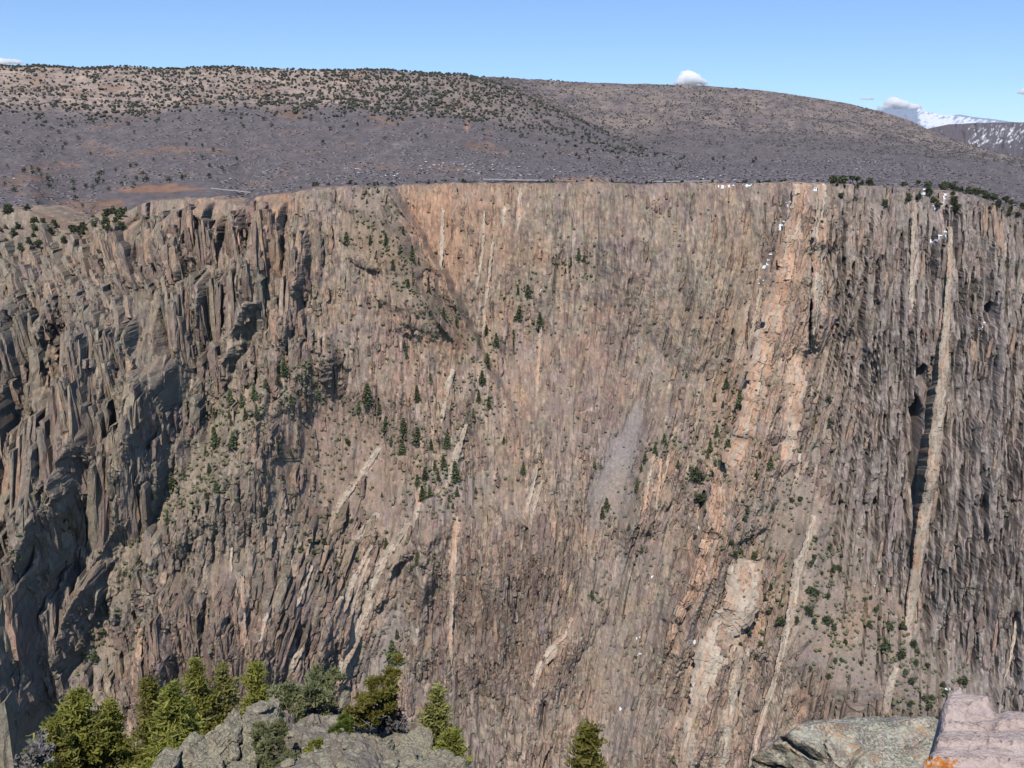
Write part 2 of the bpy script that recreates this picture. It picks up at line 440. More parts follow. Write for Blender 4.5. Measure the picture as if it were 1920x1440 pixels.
for (ut, vt, ub, vb, w) in FLUTES:           # flutes and broken tops of the buttresses
    L = vb - vt
    for k in range(int(4 + w / 4)):
        q = g.uniform(-.95, .95); f0 = .30 * abs(q) ** 1.5 + g.uniform(-.04, .22); ww = w * g.uniform(.12, .26)
        v0 = vt + f0 * L; v1 = v0 + L * g.uniform(.3, .7)
        slab(HM, ut + (ub - ut) * f0 + q * w * (.6 + .4 * f0), v0, ut + (ub - ut) * min(f0 + .5, 1) + q * w, v1, ww, 1.0, dmax=g.uniform(1.5, 4.5), wt=g.uniform(.5, .9), point=g.uniform(.1, .4), tilt=g.normal() * .2,
             edge=g.uniform(.12, .3), ph=g.random() * 6, tint=g.normal(), col=(g.choice(7, p=(.2, .3, .1, .04, .1, .1, .16)), .4 * g.random()), fix=True)

# thousands of smaller jointed slabs
def scatter(H, n, wr, lr, kr, dm, seed, pt=(.1, .5), cw=.4, rmin=.1):
    g = np.random.default_rng(seed)
    us = g.uniform(U0, U1, n); vs = g.uniform(345, 1580, n)
    for u, v in zip(us, vs):
        r, c = cr(u, v)
        k = ROUGH[min(r + 8, NV - 1), c]
        if k < rmin or v < vrim[c] - 2: continue
        w = wr[0] * (wr[1] / wr[0]) ** g.random() * (0.7 + 0.45 * k); L = w * g.uniform(*lr)
        le = leanat(u, v)
        slab(H, u, v, u + le * L, v + L, w, g.uniform(*kr) * min(k + .1, 1.1), dmax=dm * min(k, 1) * g.uniform(.5, 1.2), wt=g.uniform(.55, 1.0), point=g.uniform(*pt), tilt=g.normal() * .25,
             tint=g.normal(), edge=g.uniform(.12, .4), ph=g.random() * 6, col=(g.choice(7, p=(.22, .24, .13, .09, .12, .12, .08)), cw * g.random()))
g = np.random.default_rng(29)
for i in range(150):                         # buttresses of the left side: upright fronts standing on the slope
    u = g.uniform(-150, 620); v = g.uniform(400, 1250); w = g.uniform(9, 30); L = w * g.uniform(2.6, 5.5)
    r, c = cr(u, v + 20)
    if ROUGH[r, c] < .5 or v < vrim[c] + 2: continue
    le = leanat(u, v)
    slab(HB, u, v, u + le * L, v + L, w, g.uniform(.8, 1.0), dmax=g.uniform(3, 11), wt=g.uniform(.5, .95), point=g.uniform(.05, .4), tilt=g.normal() * .15, tint=g.normal() * .6, edge=g.uniform(.1, .25), ph=g.random() * 6,
         brown=g.uniform(.3, .8) if g.random() < .5 else 0, col=(g.choice(7, p=(.2, .3, .12, .03, .08, .1, .17)), .35 * g.random()))
    for k in range(int(2 + w / 4)):
        q = g.uniform(-.9, .9); f0 = .3 * abs(q) ** 1.5 + g.uniform(-.03, .2); ww = w * g.uniform(.12, .26)
        slab(HM, u + q * w * .85, v + f0 * L, u + le * L * .5 + q * w, v + f0 * L + L * g.uniform(.3, .7), ww, 1.0, dmax=g.uniform(1, 3.5), wt=g.uniform(.5, .9), point=g.uniform(.1, .4), tilt=g.normal() * .2, edge=g.uniform(.12, .3), ph=g.random() * 6, tint=g.normal())
scatter(HM, 2200, (6, 15), (3, 8), (.5, .95), 6, 12, cw=.5)
g = np.random.default_rng(15)                # long ribs that run down the face
for i in range(240):
    u = g.uniform(560, 1960); v = g.uniform(340, 1250); L = g.uniform(110, 380); w = g.uniform(6, 20)
    if ROUGH[cr(u, v + L * .3)] < .3: continue
    le = leanat(u, v + L * .5)
    slab(HM, u, max(v, vrim[cr(u, v)[1]] + 1), u + le * L, v + L, w, 1.0, dmax=g.uniform(1.5, 5.5), wt=g.uniform(.35, .8), point=g.uniform(.02, .15), tilt=g.normal() * .3, edge=g.uniform(.15, .5), ph=g.random() * 6,
         tint=g.normal(), col=(g.choice(7, p=(.22, .24, .13, .09, .12, .12, .08)), .4 * g.random()))
scatter(HS, 9000, (2.8, 6.5), (3, 9), (.45, .9), 2.6, 13, cw=.85)
# open cracks
for (u, v, vb, w, d) in ((1714, 738, 968, 18, 26), (1728, 680, 722, 12, 16), (1319, 916, 1002, 9, 14), (1500, 760, 800, 4, 6), (1848, 560, 606, 11, 12), (1688, 430, 520, 4, 8), (1612, 520, 640, 4, 8), (1900, 640, 760, 4, 8), (525, 780, 820, 6, 9), (60, 565, 690, 6, 10), (85, 610, 640, 8, 9), (10, 700, 850, 9, 12), (76, 930, 1010, 5, 10), (155, 700, 905, 3, 7), (345, 1085, 1120, 5, 8), (440, 1130, 1180, 6, 9), (300, 1225, 1260, 5, 8), (1518, 470, 650, 5, 9), (1482, 378, 420, 7, 8), (1576, 400, 640, 4, 6), (1634, 555, 605, 5, 7), (1638, 560, 600, 3, 7), (1710, 560, 640, 4, 6),
                         (1735, 540, 650, 4, 6), (1848, 560, 606, 10, 9), (1785, 780, 900, 4, 7), (1800, 860, 980, 4, 7), (1832, 860, 1080, 4, 8), (1890, 790, 980, 5, 8),
                         (1880, 600, 680, 4, 7), (1855, 1000, 1120, 4, 7), (1810, 1020, 1140, 4, 7), (988, 980, 1025, 4, 6), (956, 1060, 1180, 3, 6), (906, 1040, 1130, 3, 5),
                         (1022, 1300, 1370, 3.5, 7), (1026, 1395, 1460, 6, 9), (1375, 610, 680, 4, 6), (1405, 560, 650, 4, 6), (1672, 810, 900, 5, 8), (1690, 500, 660, 3, 6),
                         (1560, 800, 900, 3, 4), (536, 400, 446, 8, 9), (382, 400, 450, 7, 8), (225, 605, 690, 6, 8), (204, 640, 830, 4, 6), (650, 655, 700, 3, 5),
                         (1448, 560, 700, 3, 5), (1340, 400, 480, 3, 4), (1600, 420, 560, 3, 5), (1660, 430, 520, 3, 5), (1750, 430, 640, 3.5, 6), (1755, 980, 1100, 3, 6)):
    slab(HC, u, v, u + leanat(u, v) * .35 * (vb - v) - 4, vb, w, wt=.6, point=.15, cut=d, edge=.3)
g = np.random.default_rng(5)
for i in range(900):
    right_ = g.random() < .72; u = g.uniform(1540, 2080) if right_ else (g.uniform(U0, 620) if g.random() < .7 else g.uniform(620, 1540))
    v = g.uniform(380, 1500)
    c = int((u - U0) / DU); r = int((v - V0) / DV)
    if ROUGH[min(r, NV - 1), min(c, NU - 1)] < .3: continue
    L = g.uniform(30, 190) if u > 1540 else g.uniform(25, 90)
    slab(HC, u, v, u + leanat(u, v) * L, v + L, g.uniform(1.6, 3.4), cut=g.uniform(3, 10) if right_ else g.uniform(1, 3.5), wt=.5, point=.1, edge=.3, ph=g.random() * 6)

# great ribs and gullies: line (u,v)..., reach to the left and right in px, height m (gullies negative)
def rib(pts, hl, hr, h):
    us, vs = np.array([p[0] for p in pts], float), np.array([p[1] for p in pts], float)
    uc = np.interp(vrow, vs, us) + 9 * fbm(vrow / 45, vrow * 0 + us[0] / 50, 3, 81)
    kk = 1 + .35 * noise(vrow / 38, vrow * 0 + us[0] / 31, 82)
    fade = sstep(vs[0] - 12, vs[0] + 30, vrow) * (1 - sstep(vs[-1] - 90, vs[-1] + 30, vrow))
    r0 = max(int((vs[0] - 20 - V0) / DV), 0); r1 = min(int((vs[-1] + 40 - V0) / DV), NV)
    c0 = max(int((uc[r0:r1].min() - 1.5 * hl - 20 - U0) / DU), 0); c1 = min(int((uc[r0:r1].max() + 1.5 * hr + 20 - U0) / DU), NU)
    if c1 - c0 < 3 or r1 - r0 < 3: return
    du = UU[r0:r1, c0:c1] - uc[r0:r1, None] - .8 * WU[r0:r1, c0:c1]
    f = np.clip(1 - np.abs(du) / (np.where(du < 0, hl, hr) * kk[r0:r1, None]), 0, 1)
    RIBS[r0:r1, c0:c1] += h * f ** .9 * fade[r0:r1, None]
RIBS = np.zeros_like(UU)
for pts, hl, hr, h in (
    ([(705, 372), (748, 440), (805, 560), (868, 655)], 95, 15, 27), ([(735, 380), (775, 440), (830, 560), (900, 670)], 10, 26, -9),
    ([(640, 630), (565, 720), (470, 830), (380, 930), (260, 1040), (150, 1190)], 80, 80, 5), ([(322, 392), (325, 520), (302, 640), (288, 700)], 38, 30, 19),
    ([(482, 452), (478, 540), (440, 650), (380, 760)], 42, 30, 19), ([(562, 410), (558, 560), (530, 690)], 34, 24, 13), ([(408, 480), (395, 560), (360, 660)], 26, 22, 13),
    ([(232, 410), (228, 520), (210, 560)], 30, 20, 14), ([(508, 366), (508, 440), (500, 500)], 26, 16, 12), ([(372, 374), (370, 430), (366, 480)], 20, 12, 11),
    ([(75, 470), (55, 540), (30, 700), (12, 880)], 34, 30, 22), ([(178, 545), (196, 620), (170, 780), (118, 960), (60, 1110)], 50, 24, 24),
    ([(262, 690), (276, 780), (235, 960), (160, 1110), (95, 1310)], 46, 34, 19), ([(100, 720), (95, 860), (80, 1000)], 26, 22, 15), ([(20, 640), (10, 780), (-10, 950)], 30, 28, 18),
    ([(130, 560), (120, 640), (110, 720)], 16, 22, -9), ([(345, 560), (330, 640), (325, 700)], 20, 20, -8), ([(235, 700), (215, 830), (170, 950)], 12, 12, -8),
    ([(884, 690), (864, 820), (832, 950), (806, 1060)], 38, 26, 11), ([(1000, 770), (986, 880), (978, 960)], 46, 30, 9), ([(930, 600), (920, 700), (905, 790)], 22, 26, 7),
    ([(1500, 350), (1462, 600), (1392, 850), (1322, 1020), (1250, 1260)], 46, 90, 17), ([(1402, 1040), (1336, 1240), (1290, 1460)], 40, 70, 13), ([(1530, 950), (1482, 1150), (1412, 1460)], 34, 46, 9),
    ([(1244, 740), (1200, 920), (1150, 1060)], 26, 60, 11), ([(1205, 740), (1165, 880), (1110, 1030), (1080, 1130)], 20, 20, -1),
    ([(1540, 360), (1535, 520), (1525, 680)], 14, 36, 9), ([(1640, 390), (1632, 700), (1610, 940)], 34, 30, 8), ([(1868, 420), (1860, 700), (1830, 1100)], 40, 40, 10),
    ([(790, 960), (792, 1120), (780, 1270)], 34, 22, 9), ([(930, 950), (930, 1120), (920, 1270)], 60, 50, 10), ([(1030, 980), (1010, 1120), (990, 1290), (960, 1460)], 24, 40, 8),
    ([(330, 1066), (326, 1180), (316, 1310)], 36, 24, 12), ([(424, 1100), (424, 1200), (420, 1320)], 30, 22, 11), ([(530, 1080), (506, 1190), (480, 1310)], 26, 30, 9), ([(640, 1090), (610, 1200), (570, 1330)], 34, 24, 10),
    ([(700, 1030), (670, 1130), (635, 1290)], 24, 20, 9), ([(760, 1000), (722, 1080), (690, 1180)], 22, 28, 9), ([(1076, 1155), (1040, 1220), (1000, 1310)], 14, 50, 10), ([(620, 620), (618, 690), (612, 740)], 36, 26, 4),
    ([(1340, 400), (1320, 560), (1290, 720)], 40, 50, 7), ([(1180, 380), (1175, 520), (1160, 680)], 60, 40, 6), ([(1010, 360), (1000, 480), (985, 620)], 40, 50, 6), ([(900, 360), (890, 480), (880, 590)], 30, 40, 6),
):
    rib(pts, hl, hr, h * (.8 if pts[0][0] < 600 and h > 0 else 1.0))
RIBS *= (1 - .3 * TALUS)
ridged = lambda x, y, s: 1 - np.abs(fbm(x, y, 3, s)) * 2.2
KR = np.clip(ROUGH, 0, 1.2)
QUIET = 1 - .28 * soft([(-300, 450), (300, 450), (600, 480), (500, 800), (420, 1000), (200, 1120), (60, 1500), (-300, 1700)], 60) * sstep(-.2, .3, fbm(UU / 50, VV / 80, 2, 25))
SLOT = 1 - sstep(5, 9, -HC)
big_ = HB + RIBS + HC
gr0, gr1 = np.abs(np.gradient(big_, axis=0)), np.abs(np.gradient(big_, axis=1))
SIDEW = gr1 / (gr0 + gr1 + .4)
ATT = np.clip(1.1 / (np.hypot(np.gradient(big_, axis=0), np.gradient(big_, axis=1)) + 1e-6), .12, 1)
ATT = (ATT + np.roll(ATT, 1, 0) + np.roll(ATT, -1, 0) + np.roll(ATT, 1, 1) + np.roll(ATT, -1, 1)) / 5
H = HB + RIBS + (HM * 0.6 + HS * 0.65) * QUIET * ATT * (.95 - .35 * soft([(740, 340), (1460, 340), (1380, 720), (1180, 800), (900, 740)], 60) - .3 * soft([(1560, 320), (2200, 320), (2200, 1600), (1800, 1300), (1570, 900)], 50)) + HC
PATCH = .45 + .8 * sstep(-.35, .4, fbm(UU / 45, VV / 60, 3, 27))
def bricks(a, b, w, h, seed):
    """angular joint blocks: every block has its own depth and its own tilt"""
    a = a + .35 * w * fbm(a / (2.2 * w), b / (1.6 * h), 2, seed + 3)
    b = b + .30 * h * fbm(a / (1.5 * w), b / (2 * h), 2, seed + 5)
    ci = np.floor(a / w); fa = a / w - ci
    off = hash2(ci, ci * 0, seed) / 4294967296.0
    hb = b / (h * (.6 + .9 * (hash2(ci, ci * 0 + 7, seed) / 4294967296.0))) + off * 9
    ri = np.floor(hb); fb = hb - ri
    r1 = hash2(ci, ri, seed + 11) / 4294967296.0; r2 = hash2(ci, ri, seed + 12) / 4294967296.0; r3 = hash2(ci, ri, seed + 13) / 4294967296.0
    return (r1 - .5) * 1.5 + (fa - .5) * (r2 - .5) * 1.6 + (fb - .5) * (r3 - .9) * .9, r1, r2
B1, b1a, b1b = bricks(US, VV, 15, 64, 301); B2, b2a, b2b = bricks(US, VV, 6.6, 29, 302); B3, b3a, b3b = bricks(US, VV, 3.3, 13, 303)
CALM = 1 - .58 * soft([(740, 340), (1460, 340), (1400, 700), (1180, 800), (900, 740)], 60) - .35 * soft([(640, 380), (780, 440), (900, 700), (700, 700)], 50) - .55 * soft([(-300, 430), (300, 440), (560, 480), (480, 800), (400, 1000), (200, 1120), (60, 1500), (-300, 1700)], 60) - .35 * soft([(1540, 320), (2200, 320), (2200, 1600), (1800, 1300), (1560, 900)], 50)
H = H + ATT * SLOT * KR * PATCH * CALM * (1.3 * B1 + .8 * B2 + .36 * B3) + ATT * KR * PATCH * QUIET * (1.0 * ridged(US / 11, VV / 85, 21) + 0.6 * ridged(US / 5, VV / 32, 22)) \
      + 0.5 * ATT * fbm(UU / 8, VV / 8, 3, 23) * (0.5 + KR) + 4.0 * ridged(US / 42, VV / 150, 24) * (0.15 + .85 * np.clip(ROUGH, 0, 1)) + 2.5 * ridged(US / 20, VV / 75, 26) * (0.1 + .6 * np.clip(ROUGH, 0, 1))
H = np.where(VV < vrim[None, :], H * 0.15 * np.exp(-BACK), H)

ra, rb = ray(UU, VE)
WX = ra * (D - 0.30 * H); WZ = rb * D; WY = D - H + BACK      # buttresses strike towards the middle of the bend
rs = .32 * SIDEW * SLOT * np.clip(ROUGH, 0, 1) * (BACK == 0)
WX = WX + rs * (.9 * bricks(WY * 3.4, WZ * -3.4, 9, 24, 311)[0] + .5 * bricks(WY * 3.4, WZ * -3.4, 4, 9, 312)[0] + .8 * fbm(WY / 7, WZ / 12, 2, 313))
WZ = WZ + rs * (.5 * fbm(WX / 3, WY / 3, 3, 314))
WZ = WZ + np.where(BACK > 0, 0.35 * noise(UU / 9, VV / 3, 31) + 0.02 * BACK, 0)

DIKES = [
    ([(1500, 346, 13), (1492, 420, 16), (1482, 470, 20), (1466, 560, 28), (1450, 640, 32), (1432, 700, 32), (1415, 770, 26), (1395, 830, 28), (1368, 890, 30)], 10, .62),
    ([(1541, 346, 8), (1536, 420, 12), (1532, 480, 14), (1530, 560, 10), (1526, 600, 7), (1520, 660, 4)], 13, .35),
    ([(1488, 670, 12), (1490, 720, 19), (1480, 790, 20), (1470, 850, 14), (1462, 885, 6)], 5, .55),
    ([(1342, 876, 8), (1345, 910, 14), (1340, 960, 18), (1328, 1010, 16), (1312, 1060, 12), (1295, 1110, 14), (1268, 1150, 10), (1255, 1190, 8), (1245, 1240, 5)], 16, .65),
    ([(1395, 1048, 22), (1395, 1110, 34), (1383, 1150, 30), (1350, 1175, 28), (1338, 1215, 34), (1325, 1260, 30), (1305, 1340, 20), (1290, 1400, 18), (1282, 1470, 18)], 6, .35),
    ([(1372, 1060, 8), (1364, 1110, 8), (1357, 1142, 5)], 4, .3),
    ([(1385, 1210, 9), (1378, 1260, 12), (1365, 1320, 14), (1358, 1380, 14), (1338, 1470, 14)], 5, .25),
    ([(1402, 1215, 4), (1392, 1290, 5), (1384, 1345, 3)], 3, .2),
    ([(1525, 965, 4), (1515, 1010, 9), (1500, 1060, 12), (1490, 1110, 11), (1480, 1160, 9), (1465, 1230, 7), (1450, 1280, 6), (1435, 1330, 7), (1415, 1400, 7), (1403, 1470, 6)], 4, .25),
    ([(1780, 425, 4, .15), (1778, 520, 5, .15), (1770, 610, 7, .25), (1761, 650, 8, .6), (1754, 720, 10, .8), (1745, 760, 11, 1.), (1736, 840, 12, 1.), (1729, 910, 11, 1.), (1721, 980, 10, .5), (1715, 1060, 9, .25), (1706, 1130, 11, .2), (1700, 1185, 6, .15)], 34, .3),
    ([(1682, 1250, 6), (1666, 1290, 8), (1660, 1330, 7), (1650, 1352, 5)], 4, .2),
    ([(1076, 1158, 6), (1060, 1195, 13), (1030, 1225, 10), (1008, 1255, 8), (999, 1305, 4)], 5, .5),
    ([(858, 968, 7), (852, 1020, 6), (850, 1080, 5), (846, 1150, 4), (845, 1210, 4), (848, 1250, 3)], 2.5, .4),
    ([(850, 692, 5), (838, 730, 6), (826, 800, 4)], 4, .35),
    ([(770, 980, 5), (755, 1000, 8), (722, 1050, 12), (702, 1090, 12), (690, 1140, 10), (670, 1190, 9), (645, 1240, 9), (635, 1292, 6)], 5, .15),
    ([(710, 962, 6), (680, 1000, 8), (640, 1036, 6)], 3, .2), ([(698, 1022, 3), (662, 1090, 6), (640, 1160, 5)], 3, .15),
    ([(694, 1046, 3), (668, 1110, 3), (660, 1150, 3), (648, 1166, 2.5)], 2, .1), ([(546, 1050, 5), (522, 1110, 5), (508, 1145, 3)], 3, .25),
    ([(500, 1150, 4), (490, 1200, 5), (475, 1245, 4)], 3, .2), ([(586, 1060, 3), (562, 1120, 5), (550, 1148, 3)], 3, .2),
    ([(642, 1118, 4), (622, 1150, 5), (598, 1186, 3)], 3, .15), ([(566, 1214, 5), (552, 1240, 7), (540, 1275, 5)], 3.5, .2),
    ([(712, 838, 4), (690, 872, 6), (640, 940, 6), (612, 1000, 4)], 2.5, .2), ([(455, 1080, 3), (455, 1130, 5), (460, 1200, 4), (468, 1252, 3)], 2.5, .5),
    ([(263, 1178, 3), (262, 1230, 6), (265, 1295, 5)], 3, .5), ([(434, 1026, 2.5), (433, 1085, 2.5)], 2, .3), ([(1226, 850, 3), (1210, 930, 4.5), (1200, 1000, 3)], 2, .5),
    ([(1006, 870, 3), (1000, 910, 4), (985, 962, 3)], 2, .3), ([(1018, 900, 3), (996, 970, 3)], 2, .1), ([(874, 795, 4), (856, 850, 7), (834, 925, 5)], 3, .3),
    ([(790, 915, 5), (776, 990, 5)], 3, .2), ([(830, 390, 3), (828, 460, 4), (826, 525, 3)], 2, .3), ([(945, 386, 5), (942, 432, 5)], 2, .5),
    ([(976, 352, 3), (974, 400, 5), (968, 440, 3)], 2, .3), ([(908, 395, 2.5), (905, 470, 3), (890, 560, 2.5)], 1.6, .2), ([(925, 450, 2.5), (912, 560, 3), (905, 640, 3)], 1.6, .3),
    ([(1015, 600, 2.5), (1010, 680, 3.5), (1004, 760, 3)], 1.6, .5), ([(1405, 560, 4), (1388, 640, 5), (1376, 700, 4)], 3, .4), ([(1428, 540, 4), (1414, 610, 6), (1402, 660, 4)], 3, .4),
    ([(1715, 380, 4), (1712, 470, 5), (1706, 600, 4)], 2.5, .1), ([(1500, 850, 4), (1490, 900, 5), (1484, 915, 3)], 3, .3), ([(1240, 860, 3), (1232, 940, 3), (1222, 1010, 2.5)], 1.5, .5),
    ([(1268, 800, 2.5), (1248, 880, 3.5), (1236, 930, 2)], 1.6, .5), ([(1160, 1040, 3), (1150, 1080, 3)], 1.6, .1), ([(1905, 1165, 2.5), (1895, 1230, 3), (1882, 1280, 2)], 1.6, .1),
]

# -------- rock colours (albedo) of the wall
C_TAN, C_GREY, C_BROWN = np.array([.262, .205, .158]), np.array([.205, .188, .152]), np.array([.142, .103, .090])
C_ORANGE, C_PALE, C_SCREE, C_SOIL = np.array([.40, .225, .135]), np.array([.42, .325, .24]), np.array([.215, .198, .182]), np.array([.245, .165, .118])
C_LICH, C_PURP = np.array([.215, .198, .138]), np.array([.195, .150, .140])
def blend(A, c, m): return A + (c - A) * np.clip(m, 0, 1)[..., None]
ST1 = fbm(US / 7, VV / 60, 4, 51); ST2 = fbm(US / 24, VV / 80, 4, 52); ST3 = fbm(UU / 40, VV / 60, 4, 53); ST4 = fbm(US / 4, VV / 24, 3, 54)
ISO = fbm(UU / 14, VV / 14, 4, 55)
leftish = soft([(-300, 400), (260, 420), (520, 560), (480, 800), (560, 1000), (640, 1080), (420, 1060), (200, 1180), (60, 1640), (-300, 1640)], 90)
rightish = soft([(1560, 300), (2300, 300), (2300, 1700), (1750, 1300), (1540, 900)], 90)
A = np.broadcast_to(C_TAN, UU.shape + (3,)).copy()
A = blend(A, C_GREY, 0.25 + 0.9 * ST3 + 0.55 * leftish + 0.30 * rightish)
A = blend(A, C_PURP, sstep(.02, .5, ST2 + .15 * rightish) * .75)
A = blend(A, C_ORANGE, sstep(.22, .62, ST1 + .10 * ST3 - .18 * leftish) * .38)
A = blend(A, C_LICH, sstep(0.0, .5, ISO + .25 * ST3 + .05) * .5)
A = blend(A, C_PALE, sstep(.30, .62, ST4 - .05 * leftish) * .45)
A = A + (PAL[CSEL] - A) * (CWT * (1 - TALUS))[..., None]
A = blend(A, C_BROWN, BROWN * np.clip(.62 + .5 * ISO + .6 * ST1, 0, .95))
for poly, px, c, k in (
    ([(762, 360), (840, 355), (860, 440), (840, 545), (815, 510), (770, 430)], 22, C_ORANGE, .9),
    ([(470, 366), (540, 362), (534, 470), (500, 500), (480, 440)], 16, C_ORANGE, .7), ([(180, 405), (265, 410), (255, 530), (225, 510)], 16, C_ORANGE, .65), ([(340, 375), (440, 376), (440, 440), (350, 430)], 18, C_ORANGE, .35),
    ([(700, 560), (780, 600), (800, 800), (720, 760)], 40, np.array([.28, .16, .12]), .55), ([(840, 590), (880, 600), (880, 670), (845, 660)], 15, C_ORANGE, .6),
    ([(1040, 600), (1190, 600), (1180, 790), (1040, 800)], 50, np.array([.20, .145, .13]), .6), ([(1130, 560), (1190, 560), (1160, 780), (1120, 780)], 20, C_PURP, .5),
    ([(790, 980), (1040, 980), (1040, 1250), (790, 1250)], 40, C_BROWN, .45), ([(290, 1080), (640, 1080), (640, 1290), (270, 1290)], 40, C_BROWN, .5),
    ([(1120, 390), (1170, 370), (1170, 460), (1110, 480)], 25, C_PURP, .5), ([(880, 400), (1050, 400), (1040, 560), (860, 560)], 50, C_LICH, .35),
    ([(1200, 430), (1420, 430), (1400, 700), (1220, 700)], 60, C_LICH, .35), ([(640, 390), (780, 470), (880, 650), (700, 540)], 25, C_SOIL, .55),
    ([(930, 500), (1000, 620), (1000, 760), (900, 700)], 40, C_ORANGE, .25), ([(1060, 830), (1100, 840), (1130, 920), (1100, 930)], 12, C_SOIL, .5),
    (P_BASIN, 35, C_SOIL, .55), (P_TALUS_R, 40, np.array([.215, .18, .145]), .75), (P_RAMP, 16, C_SCREE, .7), (P_GREY, 14, C_SCREE, .8), (P_LEDGE, 14, C_SOIL, .7),
    (P_GULLY, 20, C_SCREE, .6), (P_LOWC, 50, np.array([.235, .20, .162]), .6), (P_SHELF, 22, C_SCREE, .4), (P_SCREE, 5, np.array([.20, .188, .178]), 1.0),
    ([(1615, 930), (1650, 940), (1625, 1050), (1612, 1050)], 8, C_SCREE, .7), ([(1860, 1220), (1920, 1220), (1920, 1340), (1850, 1320)], 25, C_SCREE, .6),
    ([(880, 1390), (940, 1300), (950, 1440), (900, 1500)], 10, C_SCREE, .6),
):
    d = soft(poly, px)
    A = blend(A, c, k * np.clip(d * 1.2 + .5 * (ISO + ST1) * d, 0, 1))
# pale stream bed at the foot of the right wall, pale thin veins all over
dl, _ = line_d(UU + WU * .5, VV + WV * .5, [(1588, 1010), (1618, 1040), (1638, 1108), (1700, 1190), (1760, 1260), (1815, 1310)])
A = blend(A, np.array([.34, .29, .265]), (1 - sstep(2, 7, dl + 3 * ISO)) * .8)
g = np.random.default_rng(77)
for i in range(230):
    u = g.uniform(60, 1600); v = g.uniform(370, 1480); L = g.uniform(25, 130); w = g.uniform(1.3, 3.2)
    le = leanat(u, v) + g.normal() * .03
    r0 = max(int((v - V0) / DV), 0); r1 = min(int((v + L - V0) / DV), NV); c0 = max(int((u - abs(le) * L - 8 - U0) / DU), 0); c1 = min(int((u + 12 - U0) / DU), NU)
    if r1 - r0 < 3 or c1 - c0 < 3: continue
    uu = UU[r0:r1, c0:c1]; vv = VV[r0:r1, c0:c1]
    d = np.abs(uu - (u + le * (vv - v) + 2 * np.sin(vv / 13 + i)))
    m = (1 - sstep(w * .6, w * 1.2, d)) * np.clip(.6 + ISO[r0:r1, c0:c1] * 1.2, 0, 1) * (1 - TALUS[r0:r1, c0:c1])
    A[r0:r1, c0:c1] = blend(A[r0:r1, c0:c1], C_PALE if g.random() < .6 else C_ORANGE, m * g.uniform(.3, .75))
    WY[r0:r1, c0:c1] -= m * .8
for i, (pts, prot, og) in enumerate(DIKES):      # pale rock spreads into the wall beside each dike
    lo = np.array(pts, float); r0 = max(int((lo[:, 1].min() - 20 - V0) / DV), 0); r1 = min(int((lo[:, 1].max() + 30 - V0) / DV), NV)
    c0 = max(int((lo[:, 0].min() - 60 - U0) / DU), 0); c1 = min(int((lo[:, 0].max() + 60 - U0) / DU), NU)
    if r1 - r0 < 3 or c1 - c0 < 3: continue
    dl, par = line_d(UU[r0:r1, c0:c1] + WU[r0:r1, c0:c1] * .4, VV[r0:r1, c0:c1], [tuple(p[:2]) for p in pts])
    seg = np.r_[0, np.cumsum(np.hypot(np.diff(lo[:, 0]), np.diff(lo[:, 1])))]; hw = np.interp(par * seg[-1], seg, lo[:, 2])
    m = (1 - sstep(.8, 2.2, dl / hw + .9 * ST4[r0:r1, c0:c1] + .6 * ISO[r0:r1, c0:c1])) * .7
    A[r0:r1, c0:c1] = blend(A[r0:r1, c0:c1], C_PALE if og < .35 else lerp(C_PALE, C_ORANGE, .5), m)
# fine mottling: lichen, rust, desert varnish; joint blocks differ in tone
rk = 1 - TALUS
A *= (1 + 0.09 * np.clip(TINT, -2, 2) * rk + rk * (.26 * (b1a - .5) + .30 * (b2b - .5) + .26 * (b3a - .5)))[..., None]
m1 = fbm(US / 4.2, VV / 14, 3, 61); m2 = fbm(US / 7, VV / 11, 3, 62); m3 = fbm(US / 9, VV / 28, 3, 64); m4 = fbm(US / 28, VV / 38, 3, 65)
A = blend(A, np.array([.225, .218, .158]), sstep(.05, .5, m2 + .35 * m4) * .5 + .22 * rk * (b2a > .78))
A = blend(A, np.array([.150, .112, .112]), sstep(.02, .5, m3 - .35 * m4) * .6 + .3 * rk * (b1b < .22))
A = blend(A, np.array([.36, .225, .15]), sstep(.08, .5, -m3 + .4 * m1 - .16 * leftish - .12 * rightish) * .45 + .22 * rk * (b1b > .84))
A = blend(A, np.array([.44, .36, .28]), sstep(.22, .55, m1) * .5 + .22 * rk * (b3b > .85))
pt1 = fbm(UU / 34, VV / 30, 4, 67); pt2 = fbm(UU / 13, VV / 12, 3, 68)
A = blend(A, np.array([.215, .205, .150]), sstep(.0, .45, pt1 + .35 * pt2) * .55)
A = blend(A, np.array([.185, .155, .148]), sstep(.05, .5, -pt1 + .35 * pt2) * .5)
A *= (1 + 0.24 * m1 + .12 * m2 + .12 * pt2)[..., None]
A *= (1 + .16 * noise(UU / 3.1, VV / 3.1, 63) * (.2 + TALUS))[..., None]
for poly, px, c, k in ((P_SCREE, 10, (.225, .208, .195), .85), (P_GREY, 24, (.225, .205, .188), .55), (P_RAMP, 24, (.215, .198, .178), .45), (P_TALUS_R, 35, (.235, .19, .155), .5), (P_BASIN, 40, (.255, .19, .15), .35)):
    d = soft(poly, px)
    A = blend(A, np.array(c) * (1 + .3 * noise(UU / 3.3, VV / 3.3, 66) + .2 * m4)[..., None], k * d)
hue = fbm(UU / 130, VV / 110, 3, 69)
A = blend(A, A * np.array([1.16, .97, .85]), sstep(.05, .5, hue + .25 * m4 - .2 * leftish) * .7)
A = blend(A, A * np.array([.92, .90, 1.02]), sstep(.0, .5, -hue + .25 * m4) * .8)
A = blend(A, A.mean(-1, keepdims=True) * np.array([1.05, .98, .98]), .55 * rightish + .25 * (1 - leftish) * sstep(-.1, .4, m4))
A = blend(A, np.array([.225, .207, .158]), .34 * leftish)
